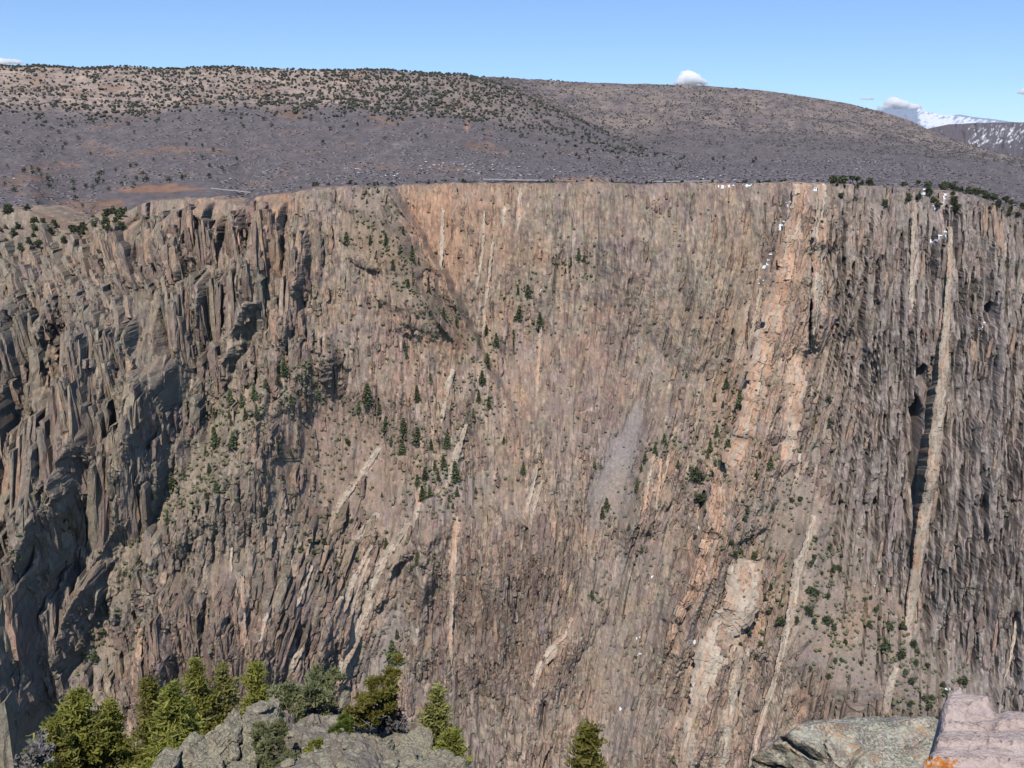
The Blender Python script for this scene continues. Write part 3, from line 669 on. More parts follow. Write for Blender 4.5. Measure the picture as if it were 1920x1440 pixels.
of_ = soft([(762, 350), (960, 345), (940, 470), (850, 560), (820, 510), (772, 430)], 40)
A = blend(A, np.array([.36, .215, .13]) * (1 + .3 * m1 + .3 * m3)[..., None], .55 * of_ * sstep(-.5, .3, m4 + m3 + .3))
A = blend(A, np.array([.205, .17, .125]), .45 * soft(P_RIDGE, 22))
A = lerp(A, A.mean(-1, keepdims=True) * np.array([1.07, 1.01, .92]), .15)
A = np.clip(A * np.array([1.22, 1.115, 1.04]), .02, .75)

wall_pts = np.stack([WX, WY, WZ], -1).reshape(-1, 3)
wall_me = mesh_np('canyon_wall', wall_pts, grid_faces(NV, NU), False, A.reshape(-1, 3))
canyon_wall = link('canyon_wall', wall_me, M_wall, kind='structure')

# -------- jointed rock columns: angular prisms that stand on the slope, foot on the wall, top proud of it
def blur(M, n):
    for ax in (0, 1):
        P_ = np.pad(M, [(n, n) if a_ == ax else (0, 0) for a_ in (0, 1)], mode='edge'); C_ = np.cumsum(P_, ax)
        M = (np.take(C_, np.arange(2 * n, C_.shape[ax]), ax) - np.concatenate([np.zeros_like(np.take(C_, [0], ax)), np.take(C_, np.arange(0, C_.shape[ax] - 2 * n - 1), ax)], ax)) / (2 * n + 1)
    return M
HSM = blur(np.where(VV < vrim[None, :], np.take_along_axis(H, np.clip(((vrim + 8 - V0) / DV).astype(int), 0, NV - 1)[None, :], 0), H) - HC, 4)
def wall_smooth(u, v):
    """broad wall surface under the picture points u, v (arrays)"""
    c = np.clip((u - U0) / DU, 0, NU - 1.001); r = np.clip((v - V0) / DV, 0, NV - 1.001)
    ic, ir = c.astype(int), r.astype(int); fc, fr_ = c - ic, r - ir
    g4 = lambda M: (M[ir, ic] * (1 - fc) + M[ir, ic + 1] * fc) * (1 - fr_) + (M[ir + 1, ic] * (1 - fc) + M[ir + 1, ic + 1] * fc) * fr_
    d, h = g4(D), g4(HSM); a, b = ray(u, np.maximum(v, np.interp(u, ucol, vrim)))
    return np.stack([a * (d - .3 * h), d - h, b * d], -1)
gc = np.random.default_rng(2024)
COLS = []                                    # foot u, foot v, length px, half width px, proud m, kind
def sow(n, box, wr, lr, pr, rmin=.3, inside=None):
    for i in range(n):
        u = gc.uniform(box[0], box[1]); v = gc.uniform(box[2], box[3])
        r, c = cr(u, v)
        if ROUGH[r, c] * gc.uniform(.8, 1.6) < rmin: continue
        if inside is not None and gc.random() > inside(u, v): continue
        if 740 < u < 1430 and v < 780 and gc.random() < .62 * (1 - max(0, v - 660) / 120): continue
        w = wr[0] * (wr[1] / wr[0]) ** (gc.random() ** 1.3); L = w * gc.uniform(*lr)
        cw_ = max(1, int(w / DU))
        if HC[max(r - int(L / DV), 0):r + 1, max(c - cw_, 0):c + cw_ + 1].min() < -5: continue
        if v - L < vrim[c] - 1: L = v - vrim[c] + gc.uniform(-6, 3)
        if L < 8: continue
        COLS.append((u, v, L, w, gc.uniform(*pr)))
RAMPS = [[(260, 560), (320, 640), (345, 720), (300, 790)], [(440, 470), (400, 560), (340, 660)], [(640, 630), (560, 720), (470, 810), (380, 900), (250, 1030), (120, 1240)], [(180, 470), (230, 540), (290, 620)],
         [(600, 400), (690, 520), (780, 640), (880, 690)], [(520, 470), (500, 600), (440, 720)], [(60, 1050), (180, 1030), (330, 960)], [(540, 760), (620, 860), (640, 980)], [(110, 470), (110, 600), (120, 700)],
         [(880, 700), (940, 850), (1000, 960), (1080, 1060)], [(1300, 700), (1340, 860), (1300, 1000), (1230, 1150)], [(730, 960), (740, 1100), (690, 1290)], [(240, 1000), (230, 1130), (150, 1280)]]
rampd = np.full(UU[::4, ::4].shape, 1e9)
for rp in RAMPS: rampd = np.minimum(rampd, line_d((UU + 1.5 * WU)[::4, ::4], (VV + 1.5 * WV)[::4, ::4], rp)[0])
def free(u, v):
    r, c = cr(u, v); return sstep(10, 26, rampd[min(r // 4, rampd.shape[0] - 1), min(c // 4, rampd.shape[1] - 1)])
clus = lambda k, s0: (lambda u, v: np.clip(.55 + 1.9 * float(noise(np.array([u / k]), np.array([v / k]), s0)[0]), .03, 1) * free(u, v))
sow(2900, (-150, 640, 420, 1320), (2.6, 10.5), (3.5, 9.0), (.2, .8), .35, clus(85, 610))
sow(420, (-120, 240, 470, 640), (2.4, 8), (4, 9), (.3, .8), .25, None)
sow(900, (230, 800, 960, 1420), (2.6, 9), (3.5, 8), (.2, .65), .35, clus(60, 611))
sow(3000, (620, 1560, 370, 1460), (1.8, 6.5), (3.0, 8), (.10, .42), .35, clus(75, 612))
sow(500, (860, 1080, 980, 1300), (2.6, 8), (4, 10), (.1, .4), .35, None)
sow(1700, (1520, 2060, 390, 1500), (2.0, 8.5), (5, 16), (.08, .3), .35, clus(50, 613))
sow(260, (1250, 1560, 420, 1440), (2.5, 7), (4, 10), (.1, .35), .35, None)
for (ut, vt, ub, vb, w) in FLUTES:           # the recognisable towers are bundles of columns
    L0 = vb - vt
    for k in range(int(5 + w / 2.6)):
        q = gc.uniform(-1, 1); ww = w * gc.uniform(.16, .34); top = vt + L0 * (.38 * abs(q) ** 1.6 + gc.uniform(0, .12)); ft = min(vb, top + L0 * gc.uniform(.45, .95))
        f = (ft - vt) / L0
        COLS.append((ut + (ub - ut) * f + q * w * (.55 + .45 * f), ft, ft - top, ww, gc.uniform(.45, .95)))
COLS = np.array(COLS); K = len(COLS)
cu, cv, cL, cw, cp = COLS.T
cl = np.array([leanat(a, b) for a, b in zip(cu, cv)]) + gc.normal(size=K) * .03
Pf = wall_smooth(cu, cv); tu, tv = cu - cl * cL, cv - cL
Pt = wall_smooth(tu, tv)
cp = np.clip(np.maximum(Pt[:, 1] - Pf[:, 1], 0) * cp, 0, 17) + 1.0 + .06 * cw
mpx = Pf[:, 1] / F
wm = cw * mpx
fr6 = np.array([0.0, .20, .38, .55, .70, .83, .93, 1.0]); NR, NS = len(fr6), 7
ang = np.array([-1.0, -.72, -.1, .58, 1.0, .85, -.85]); dep = np.array([.30, .05, -.06, .03, .34, 1.0, 1.0])
Vc = np.empty((K, NR, NS, 3))
jl = gc.normal(size=(K, 1, NS)) * .10; jd = gc.normal(size=(K, 1, NS)) * .12
tp = gc.uniform(.35, .95, K); slant = gc.normal(size=K) * .5; back = gc.uniform(-.7, .25, K)
dy = cp + 4.5 + wm * gc.uniform(.5, 1.4, K)
for i, f in enumerate(fr6):
    c = Pf + (Pt - Pf) * f
    out = cp * f ** .9 + .5 * min(1, f * 5) - .8 * (1 - min(1, f * 5))
    tap = (1 - (1 - tp) * f ** 1.6) * (1 + gc.normal(size=K) * .09)
    if f == 1.0: tap = tap * gc.uniform(.45, .9, K)
    sh = gc.normal(size=K) * .10 * wm
    la = (ang[None, :] + jl[:, 0] + gc.normal(size=(K, NS)) * .09) * (wm * tap)[:, None] + sh[:, None]
    de = (dep[None, :] + (jd[:, 0] + gc.normal(size=(K, NS)) * .09) * (np.abs(dep) < .9)[None, :]) * np.minimum(dy, wm * 1.6)[:, None]
    de[:, 5:] = dy[:, None] * np.ones(2)[None, :]
    Vc[:, i, :, 0] = c[:, None, 0] + la - .3 * (c[:, 0] / c[:, 1])[:, None] * (out[:, None] - de)
    Vc[:, i, :, 1] = c[:, None, 1] - out[:, None] + de
    Vc[:, i, :, 2] = c[:, None, 2] + (slant[:, None] * la * (f > .9) + back[:, None] * np.clip(de, 0, 3) * (f > .9) + gc.normal(size=(K, NS)) * .25)
ii = np.arange(NR - 1)[:, None] * NS + np.arange(NS)[None, :]; jj = np.arange(NR - 1)[:, None] * NS + (np.arange(NS)[None, :] + 1) % NS
side_f = np.stack([ii, jj, jj + NS, ii + NS], -1).reshape(-1, 4)
t0_ = (NR - 1) * NS
cap_f = np.array([(t0_, t0_ + 1, t0_ + 2, t0_ + 3), (t0_, t0_ + 3, t0_ + 4, t0_ + 4), (t0_, t0_ + 4, t0_ + 5, t0_ + 6)])
tri = np.concatenate([side_f[:, [0, 1, 2]], side_f[:, [0, 2, 3]], np.array([(t0_, t0_ + k, t0_ + k + 1) for k in range(1, NS - 1)])])
# colours: the rock around the foot, its own tone, more lichen towards the broken top
rr_, cc_ = np.clip(((cv - cL * .4 - V0) / DV).astype(int), 0, NV - 1), np.clip(((cu - U0) / DU).astype(int), 0, NU - 1)
base = (A[rr_, cc_] + A[np.clip(rr_ + 6, 0, NV - 1), cc_] + A[np.clip(rr_ - 6, 0, NV - 1), cc_]) / 3
base = base * gc.uniform(.74, 1.24, K)[:, None] * (1 + gc.normal(size=(K, 3)) * .03)
pick = gc.random(K); lf_ = leftish[rr_, cc_]
base = np.where((pick < .26)[:, None], lerp(base, np.array([.195, .138, .122]), .6), base)
base = np.where((pick > .86 + .08 * lf_)[:, None], lerp(base, np.array([.42, .275, .19]), .55), base)
base = base * np.array([1.05, 1.0, .97])
Cc = np.repeat(np.repeat(base[:, None, None, :], NR, 1), NS, 2)
lw = np.array([.0, .03, .08, .15, .28, .45, .7, .8])[None, :, None, None] * (gc.uniform(.3, .8, K) * (.55 + .45 * lf_))[:, None, None, None]
Cc = lerp(Cc, np.array([.29, .266, .205]), lw) * (1 + gc.normal(size=(K, NR, NS, 1)) * .07)
Cc = np.clip(Cc, .03, .7)
order_ = np.argsort(-(cw * cL) * ((cu > 0) & (cu < 1920) & (cv < 1430)))
solo, rest = order_[:280], order_[280:]
for k in solo:
    o = link('rock_column', mesh_np('rock_column', Vc[k].reshape(-1, 3), tri, False, Cc[k].reshape(-1, 3)), M_col, canyon_wall)
nvk = NR * NS
fa = tri[None] + (np.arange(len(rest)) * nvk)[:, None, None]
o = link('jointed_rock', mesh_np('jointed_rock', Vc[rest].reshape(-1, 3), fa.reshape(-1, 3), False, Cc[rest].reshape(-1, 3)), M_col, canyon_wall, kind='stuff')
print('columns', K, time.time() - T0)
col_pts = Vc[:, 1:, 1:4].reshape(-1, 3)
hit_pts = np.concatenate([wall_pts, col_pts])

# picture point -> nearest point of the wall
PU, PV = project(WX, WY, WZ)
hu, hv_ = project(hit_pts[:, 0], hit_pts[:, 1], hit_pts[:, 2])
HB_W, HB_H = 1000, 720
hit_idx = np.full(HB_W * HB_H, -1, np.int64)
bu = np.floor(hu / 1.92).astype(int); bv = np.floor(hv_ / 2.0).astype(int)
ok = (bu >= 0) & (bu < HB_W) & (bv >= 0) & (bv < HB_H)
idx = np.flatnonzero(ok.ravel())
order = np.argsort(-hit_pts[idx, 1], kind='stable')
idx = idx[order]
hit_idx[(bv.ravel()[idx] * HB_W + bu.ravel()[idx])] = idx
hit_grid = hit_idx.reshape(HB_H, HB_W)
def wall_at(u, v):
    cu = int(np.clip(u / 1.92, 0, HB_W - 1)); cv = int(np.clip(v / 2.0, 0, HB_H - 1))
    for k in range(0, 12):
        w = hit_grid[max(cv - k, 0):cv + k + 1, max(cu - k, 0):cu + k + 1]
        w = w[w >= 0]
        if len(w):
            b = w[np.argmin(hit_pts[w][:, 1])]
            return hit_pts[b]
    return np.array(at(u, v, 560))
print('wall', time.time() - T0)

# ================================================================ pale dikes and fins that stand out of the wall
def smooth1(a, n):
    k = np.ones(n) / n
    return np.convolve(np.pad(a, (n // 2, n - 1 - n // 2), mode='edge'), k, 'valid')
def dike(pts, prot, orange=.3, seed=0, skew=0.0):
    pts = np.array([tuple(p) + ((1.0,) if len(p) == 3 else ()) for p in pts], float)
    seg = np.r_[0, np.cumsum(np.hypot(np.diff(pts[:, 0]), np.diff(pts[:, 1])))]
    n = max(int(seg[-1] / 1.7), 8)
    t = np.linspace(0, seg[-1], n)
    u = np.interp(t, seg, pts[:, 0]); v = np.interp(t, seg, pts[:, 1]); hw = np.interp(t, seg, pts[:, 2])
    pk = smooth1(np.interp(t, seg, pts[:, 3]), 9)
    jag = .0 if prot > 20 else 1.0
    u = smooth1(u, 9) + 1.5 * noise(t / 9, t * 0 + seed, 3); hw = smooth1(hw, 9) * (1 + max(jag, .7) * .30 * np.round(2.5 * noise(t / 22, t * 0 + seed + 9, 4)) / 2.5 + max(jag, .6) * .15 * noise(t / 5, t * 0 + seed, 14))
    hw = hw * (.2 + .8 * sstep(0, 26, seg[-1] - t))
    P = np.array([wall_at(a, b) for a, b in zip(u, v)])
    nn = min(25, max(5, n // 4 * 2 + 1))
    ys = smooth1(np.minimum(smooth1(P[:, 1], nn), P[:, 1] + 3), 9)
    aa, bb = ray(u, v)
    C = np.stack([aa * ys, ys, bb * ys], 1)
    tg = np.gradient(C, axis=0); tg /= np.linalg.norm(tg, axis=1)[:, None] + 1e-9
    ow = np.stack([-.30 * aa, -np.ones(n), np.full(n, .25)], 1); ow /= np.linalg.norm(ow, axis=1)[:, None]
    la = np.cross(tg, ow); la /= np.linalg.norm(la, axis=1)[:, None] + 1e-9
    la *= np.sign(la[:, :1] + 1e-9)
    m = int(np.clip(hw.max() * 1.0, 7, 26))
    qs = np.r_[-.40, -.62, -.9, np.linspace(-1, 1, m), .9, .62, .40]
    os_ = np.r_[-9.0, -4.0, -.5, np.zeros(m), -.5, -4.0, -9.0]
    fr = np.r_[0, 0, .5, 1 - (.04 if prot > 20 else .15) * np.abs(np.linspace(-1, 1, m)) ** 3, .5, 0, 0]
    ends = np.minimum(sstep(0, 14, t), .03 + .97 * sstep(0, 34, seg[-1] - t))
    pr = .62 * prot * pk * (1.0 if prot > 20 else np.clip(.75 + .6 * noise(t / 33, t * 0 + seed * 2.3, 15), .25, 1.1)) * (.85 + .3 * jag * noise(t / 45, t * 0 + seed, 5)) * ends
    mpx = 0.286 * ys / 555
    Q, Tt = np.meshgrid(qs, t)
    wob = .12 * noise(Tt / 16, Q * 3 + seed * 3.1, 6)
    lat = (Q + wob * .3) * (hw * mpx)[:, None]
    rel = bricks(Q * hw.mean() + seed * 40, Tt, max(4.0, hw.mean() * .5), 34, int(seed * 7))[0] * .30 + bricks(Q * hw.mean() + seed * 9, Tt, 4.0, 12, int(seed * 5))[0] * .12
    out = os_[None, :] + pr[:, None] * fr[None, :] * (1 + rel * max(jag, .15) + skew * Q)
    crack = (np.abs(noise(Tt / 13 + .25 * noise(Q * 2, Tt / 6, 2), Q * .4 + seed, 12)) < .016) & (fr > .5)[None, :]
    out = out - crack * .35
    V = C[:, None, :] + la[:, None, :] * lat[..., None] + ow[:, None, :] * out[..., None]
    no = fbm(Q * hw.mean() / 5 + seed, Tt / 40, 4, 70); n2 = fbm(Q * hw.mean() / 9 + seed, Tt / 60, 3, 71); n3 = fbm(Q * hw.mean() / 3, Tt / 14, 3, 72)
    A = np.broadcast_to(np.array([.47, .375, .285]), V.shape).copy()
    A = blend(A, np.array([.37, .33, .25]), sstep(-.1, .45, no) * .7)
    A = blend(A, np.array([.52, .295, .185]), sstep(.05, .45, n2 + orange - .25) * .8)
    A = blend(A, np.array([.32, .25, .205]), sstep(.2, .5, n3) * .5)
    A = blend(A, np.array([.16, .12, .10]), crack * .8)
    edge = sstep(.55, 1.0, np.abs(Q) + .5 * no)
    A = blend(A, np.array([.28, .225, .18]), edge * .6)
    bt, ba, bb_ = bricks(Q * hw.mean() + seed * 40, Tt, max(4.0, hw.mean() * .5), 34, int(seed * 7))
    A *= (.78 if prot > 20 else .95) * (1 + .3 * n3 + .4 * (ba - .5))[..., None]
    me = mesh_np('rock_dike', V.reshape(-1, 3), grid_faces(*Q.shape)[:, ::-1], False, np.clip(A, .03, .7).reshape(-1, 3))
    return link('rock_dike', me, M_wall, canyon_wall)
for i, (pts, prot, og) in enumerate(DIKES):
    dike(pts, prot, og, seed=i * 3.7 + 1)
print('dikes', time.time() - T0)

# ================================================================ plateau and mesas behind the rim
def tab(u, pts): return np.interp(u, [p[0] for p in pts], [p[1] for p in pts])
TOP1 = [(-400, 130), (0, 123), (200, 121), (300, 128), (560, 129), (750, 133), (870, 136), (930, 152), (1000, 182), (1080, 222), (1180, 268), (1230, 286), (1400, 291), (1600, 294), (1740, 300), (1920, 322), (2400, 350)]
TOP2 = [(-400, 150), (800, 150), (850, 140), (920, 143), (1100, 151), (1300, 156), (1400, 163), (1500, 176), (1600, 193), (1650, 206), (1700, 221), (1740, 240), (1800, 264), (1860, 282), (1920, 296), (2400, 340)]
BASE = [(-400, 214), (0, 212), (200, 226), (300, 218), (450, 208), (640, 212), (800, 218), (880, 228), (1000, 256), (1180, 287), (1300, 300), (1500, 302), (1740, 312), (1920, 340), (2400, 370)]
TU = np.linspace(-330, 2250, 600)
TY = np.concatenate([np.linspace(646, 700, 22)[:-1], np.geomspace(700, 1150, 60)[:-1], np.linspace(1150, 1480, 60)[:-1], np.linspace(1480, 2330, 44)[:-1], np.linspace(2330, 3000, 8)])
vr_t = np.interp(TU, ucol, smooth1(vrim, 9))
rr = np.clip(((vrim + 6 - V0) / DV).astype(int), 0, NV - 1)
DRIM = np.interp(TU, ucol, smooth1(D[rr, np.arange(NU)], 15))
lv = np.stack([vr_t + 6, vr_t - 1.0, tab(TU, BASE), tab(TU, TOP1), tab(TU, TOP1) + 10, np.maximum(tab(TU, TOP2), tab(TU, TOP1) - 200), tab(TU, TOP2) + 8], 0)
# where the near mesa hides the far one, keep the ground behind it low
behind = lv[5] > lv[3] - 2
lv[4] = lerp(lv[3] + 12, lerp(lv[3], lv[5], .35), sstep(1120, 1300, TU))
lv[5] = np.where(behind, lv[3] + 14, lv[5]); lv[6] = lv[5] + 10
ly = np.array([646, 656, 1130, 1460, 1640, 2320, 3000.0])
TV = np.empty((len(TY), len(TU)))
for j in range(len(TU)): TV[:, j] = np.interp(TY, ly, lv[:, j])
ks = np.ones(9) / 9
TVs = np.apply_along_axis(lambda a: np.convolve(np.pad(a, 4, mode='edge'), ks, 'valid'), 0, TV)
TV = np.where((TY[:, None] > 665), TVs, TV)
TUU, TYY = np.meshgrid(TU, TY)
TYP = TYY.copy()
TYY = TYY + (DRIM[None, :] - 642) * (1 - sstep(660, 900, TYP))
ta, tb = ray(TUU, TV)
TX = ta * TYY; TZ = tb * TYY
amp = sstep(660, 780, TYP)
TZ = TZ + amp * (2.6 * fbm(TX / 70, TYY / 60, 3, 101) + 5 * fbm(TX / 160, TYY / 150, 3, 102) * sstep(800, 1100, TYY) * (1 - sstep(2250, 2320, TYY))
                 + 0.9 * fbm(TX / 12, TYY / 12, 2, 103))
# gullies that run down the mesa front
TZ = TZ + 5 * (-np.abs(noise(TX / 75 + TYY / 300, TYY / 500, 105)) + .3) * sstep(1120, 1230, TYY) * (1 - sstep(1400, 1450, TYY))
def ground_z(u, y):
    cu = np.clip((np.asarray(u) - TU[0]) / (TU[1] - TU[0]), 0, len(TU) - 1.001); iu = cu.astype(int); fu = cu - iu
    ry = np.interp(y, TY, np.arange(len(TY))); iy = np.clip(ry.astype(int), 0, len(TY) - 2); fy = ry - iy
    g = lambda A: (A[iy, iu] * (1 - fu) + A[iy, iu + 1] * fu) * (1 - fy) + (A[iy + 1, iu] * (1 - fu) + A[iy + 1, iu + 1] * fu) * fy
    return g(TX), g(TYY), g(TZ), g(TV)
TA = np.broadcast_to(np.array([.158, .136, .138]), TUU.shape + (3,)).copy()
n1 = fbm(TUU / 60, TV / 18, 4, 111); n2 = fbm(TUU / 18, TV / 7, 4, 112); n3 = fbm(TUU / 120, TV / 30, 3, 113)
slope1 = sstep(1120, 1220, TYY) * (1 - sstep(1480, 1520, TYY)) * (1 - sstep(850, 1150, TUU + 60 * n1))
slope2 = sstep(1560, 1800, TYY) * sstep(840, 900, TUU)
TA = blend(TA, np.array([.46, .35, .275]), slope1 * np.clip(.7 + .5 * n1 + .3 * n2, 0, .95) * (1 - .45 * sstep(600, 800, TUU)))
TA = blend(TA, np.array([.34, .265, .215]), slope2 * np.clip(.40 + .6 * n1 + .4 * n2, 0, .8) * sstep(700, 1000, TUU))
TA = blend(TA, np.array([.26, .165, .115]), sstep(.15, .5, n3 + .4 * n2) * .6 * (1 - slope2) * (1 - sstep(900, 1200, TUU)))
for poly, k, c in (([(200, 354), (250, 349), (330, 347), (396, 354), (330, 358), (240, 362)], .75, (.34, .185, .115)), ([(1040, 334), (1100, 331), (1165, 336), (1120, 343), (1050, 342)], .9, (.42, .25, .15)),
                   ([(874, 212), (880, 212), (880, 250), (873, 250)], .9, (.40, .24, .17)), ([(100, 380), (230, 372), (240, 400), (100, 440)], .7, (.26, .16, .11)),
                   ([(635, 316), (760, 262), (764, 268), (645, 328)], .35, (.30, .25, .24))):
    d = poly_sd(TUU + 6 * n2, TV + 2 * n2, poly)
    TA = blend(TA, np.array(c), k * sstep(-3, 3, d))
TA *= (1 + .3 * n2)[..., None]
terr_me = mesh_np('plateau', np.stack([TX, TYY, TZ], -1).reshape(-1, 3), grid_faces(len(TY), len(TU))[:, ::-1], True, np.clip(TA, .02, .7).reshape(-1, 3))
plateau = link('plateau', terr_me, M_ground, kind='structure')

# far hill and snowy range
def far_ridge(name, y, top, drop, seed, colour, snow, nu=520, nv=60, u0=1480, u1=2400):
    u = np.linspace(u0, u1, nu); vt = tab(u, top) + 1.3 * fbm(u / 16, u * 0 + seed, 4, seed)
    w = np.linspace(0, 1, nv)[:, None]
    V = vt[None, :] + drop * w + 0 * u[None, :]
    Yd = y * (1.0 - .22 * w) + y * .02 * fbm(u[None, :] / 20, w * 4, 4, seed + 3)
    a, b = ray(u[None, :] + 0 * w, V)
    P = np.stack([a * Yd, Yd, b * Yd], -1)
    P = np.concatenate([np.stack([P[0, :, 0], P[0, :, 1] * 1.1, P[0, :, 2] - y * .01], -1)[None], P], 0)
    A = np.empty(P.shape); A[:] = np.array(colour)
    Ua = np.broadcast_to(u[None, :], P.shape[:2]); Va = np.vstack([V[:1], V])
    n = .8 * fbm((Ua + Va * .8) / 9, Va / 9, 4, seed + 5) + .7 * fbm((Ua + Va) / 2.6, Va / 7, 4, seed + 6)
    A = blend(A, np.array([.86, .88, .92]), sstep(-.02, .30, n + snow(Ua, Va)) * .85)
    A *= (1 + .15 * fbm(Ua / 4, Va / 3, 3, seed + 8))[..., None]
    me = mesh_np(name, P.reshape(-1, 3), grid_faces(P.shape[0], P.shape[1])[:, ::-1], True, np.clip(A, 0, .9).reshape(-1, 3))
    return link(name, me, M_ground, kind='structure')
far_ridge('far_hill', 5200, [(1480, 300), (1640, 270), (1700, 252), (1745, 240), (1780, 233), (1850, 230), (1920, 229), (2100, 226), (2400, 235)], 150, 131, (.135, .118, .128),
          lambda u, v: -.55 + .5 * sstep(1790, 1840, u) * (1 - sstep(6, 30, np.abs(v - 248 - (1900 - u) * .08))) + .2 * (1 - sstep(5, 12, np.abs(v - 272))) * sstep(1790, 1820, u))
far_ridge('snowy_mountain', 26000, [(1480, 215), (1600, 208), (1660, 205), (1700, 204), (1726, 203), (1740, 210), (1775, 216), (1800, 215), (1830, 220), (1860, 223), (1900, 229), (2000, 236), (2400, 240)], 60, 151, (.24, .29, .38),  # the blue of far-off haze is put into this rock colour
          lambda u, v: -.75 + 1.15 * sstep(1706, 1728, u - (v - 204) * .2) - .25 * sstep(1790, 1830, u) - .9 * (1 - sstep(1, 6, v - tab(u, [(1660, 203), (1725, 202), (1800, 214), (1860, 222), (1900, 228)]))) * sstep(1800, 1740, u * -1 + 3540))
# ground in the depths of the canyon, reaching under everything to the horizon
gp = np.array([[-32000, -1500, -640], [32000, -1500, -640], [32000, 31500, -640], [-32000, 31500, -640]], float)
ground_me = mesh_np('ground', gp, np.array([[0, 1, 2, 3]]), False, np.tile(np.array([.16, .13, .12]), (4, 1)))
link('ground', ground_me, M_ground, kind='structure')
print('terrain', time.time() - T0)

# ================================================================ trees of the wall, the rim and the mesa
def mat_leaf(name, c0, c1, c2, trans=.25, scale=1.2):
    t = NT(name)
    oi = t.n('ShaderNodeObjectInfo').outputs['Random']
    g = t.n('ShaderNodeNewGeometry')
    v = t.coord()
    n1 = t.noise(v, scale, 3, .6)
    col = t.ramp(n1, [(.3, c0), (.52, c1), (.72, c2)])
    hv = t.n('ShaderNodeHueSaturation'); t.l(col, hv.inputs['Color'])
    t.l(t.math('ADD', t.math('MULTIPLY', oi, .55), .72), hv.inputs['Value'])
    t.l(t.math('ADD', t.math('MULTIPLY', oi, .03), .485), hv.inputs['Hue'])
    b = t.bsdf(hv.outputs[0], .75, spec=.15)
    tr = t.n('ShaderNodeBsdfTranslucent'); t.l(hv.outputs[0], tr.inputs['Color'])
    mx = t.n('ShaderNodeMixShader'); mx.inputs[0].default_value = trans
    t.l(t.b.outputs[0], mx.inputs[1]); t.l(tr.outputs[0], mx.inputs[2]); t.l(mx.outputs[0], t.out.inputs['Surface'])
    return t.m
def mat_bark(name, c0, c1, scale=6):
    t = NT(name); v = t.coord((1, 1, .25)); n = t.noise(v, scale, 4, .65)
    return t.bsdf(t.ramp(n, [(.3, c0), (.7, c1)]), .95, n, .6, .05, .1)
M_fir = mat_leaf('fir_needles', (.085, .105, .05), (.155, .175, .085), (.22, .235, .13))
M_juniper = mat_leaf('juniper_foliage', (.06, .075, .035), (.11, .125, .062), (.18, .18, .10))
M_mesatree = mat_leaf('mesa_tree_foliage', (.09, .097, .066), (.135, .14, .10), (.18, .18, .135))
M_bark = mat_bark('tree_bark', (.07, .05, .035), (.17, .13, .10))
M_scrub = mat_leaf('bare_scrub', (.145, .126, .132), (.185, .163, .168), (.235, .208, .208), .1, .6)
M_shrub = mat_leaf('cliff_shrub', (.12, .13, .075), (.19, .18, .125), (.27, .24, .19), .15, .5)

def tube(p0, p1, r0, r1, n=5):
    p0, p1 = np.array(p0, float), np.array(p1, float)
    d = p1 - p0; d /= np.linalg.norm(d) + 1e-9
    a = np.cross(d, [0.3, 0.9, 0.2]); a /= np.linalg.norm(a) + 1e-9; b = np.cross(d, a)
    th = np.arange(n) * 2 * math.pi / n
    ring = np.cos(th)[:, None] * a + np.sin(th)[:, None] * b
    V = np.vstack([p0 + ring * r0, p1 + ring * r1])
    i = np.arange(n); j = (i + 1) % n
    return V, np.stack([i, j, j + n, i + n], 1)
class MB:
    def __init__(self): self.v = []; self.f = []; self.n = 0
    def add(self, V, Fc):
        self.v.append(np.asarray(V, float)); self.f.append(np.asarray(Fc) + self.n); self.n += len(V)
    def tube(self, *a, **k): self.add(*tube(*a, **k))
    def path(self, pts, r0, r1, n=5):
        k = len(pts) - 1
        for i in range(k): self.tube(pts[i], pts[i + 1], lerp(r0, r1, i / k), lerp(r0, r1, (i + 1) / k), n)
    def mesh(self, name, smooth=False): return mesh_np(name, np.vstack(self.v), np.vstack(self.f), smooth)
def quads(P, dirs, length, width, g):
    """leaf faces: centre P, long axis dirs"""
    n = len(P)
    d = dirs / (np.linalg.norm(dirs, axis=1)[:, None] + 1e-9)
    r = g.normal(size=(n, 3)); s = np.cross(d, r); s /= np.linalg.norm(s, axis=1)[:, None] + 1e-9
    L = (length * (0.6 + .8 * g.random(n)))[:, None] if np.ndim(length) else length * (0.6 + .8 * g.random(n))[:, None]
    W = width * (0.6 + .8 * g.random(n))[:, None]
    a = P - d * L * .5; b = P + d * L * .5
    V = np.stack([a - s * W * .35, a + s * W * .35, b + s * W * .5, b - s * W * .5], 1).reshape(-1, 3)
    return V, np.arange(4 * n).reshape(-1, 4)
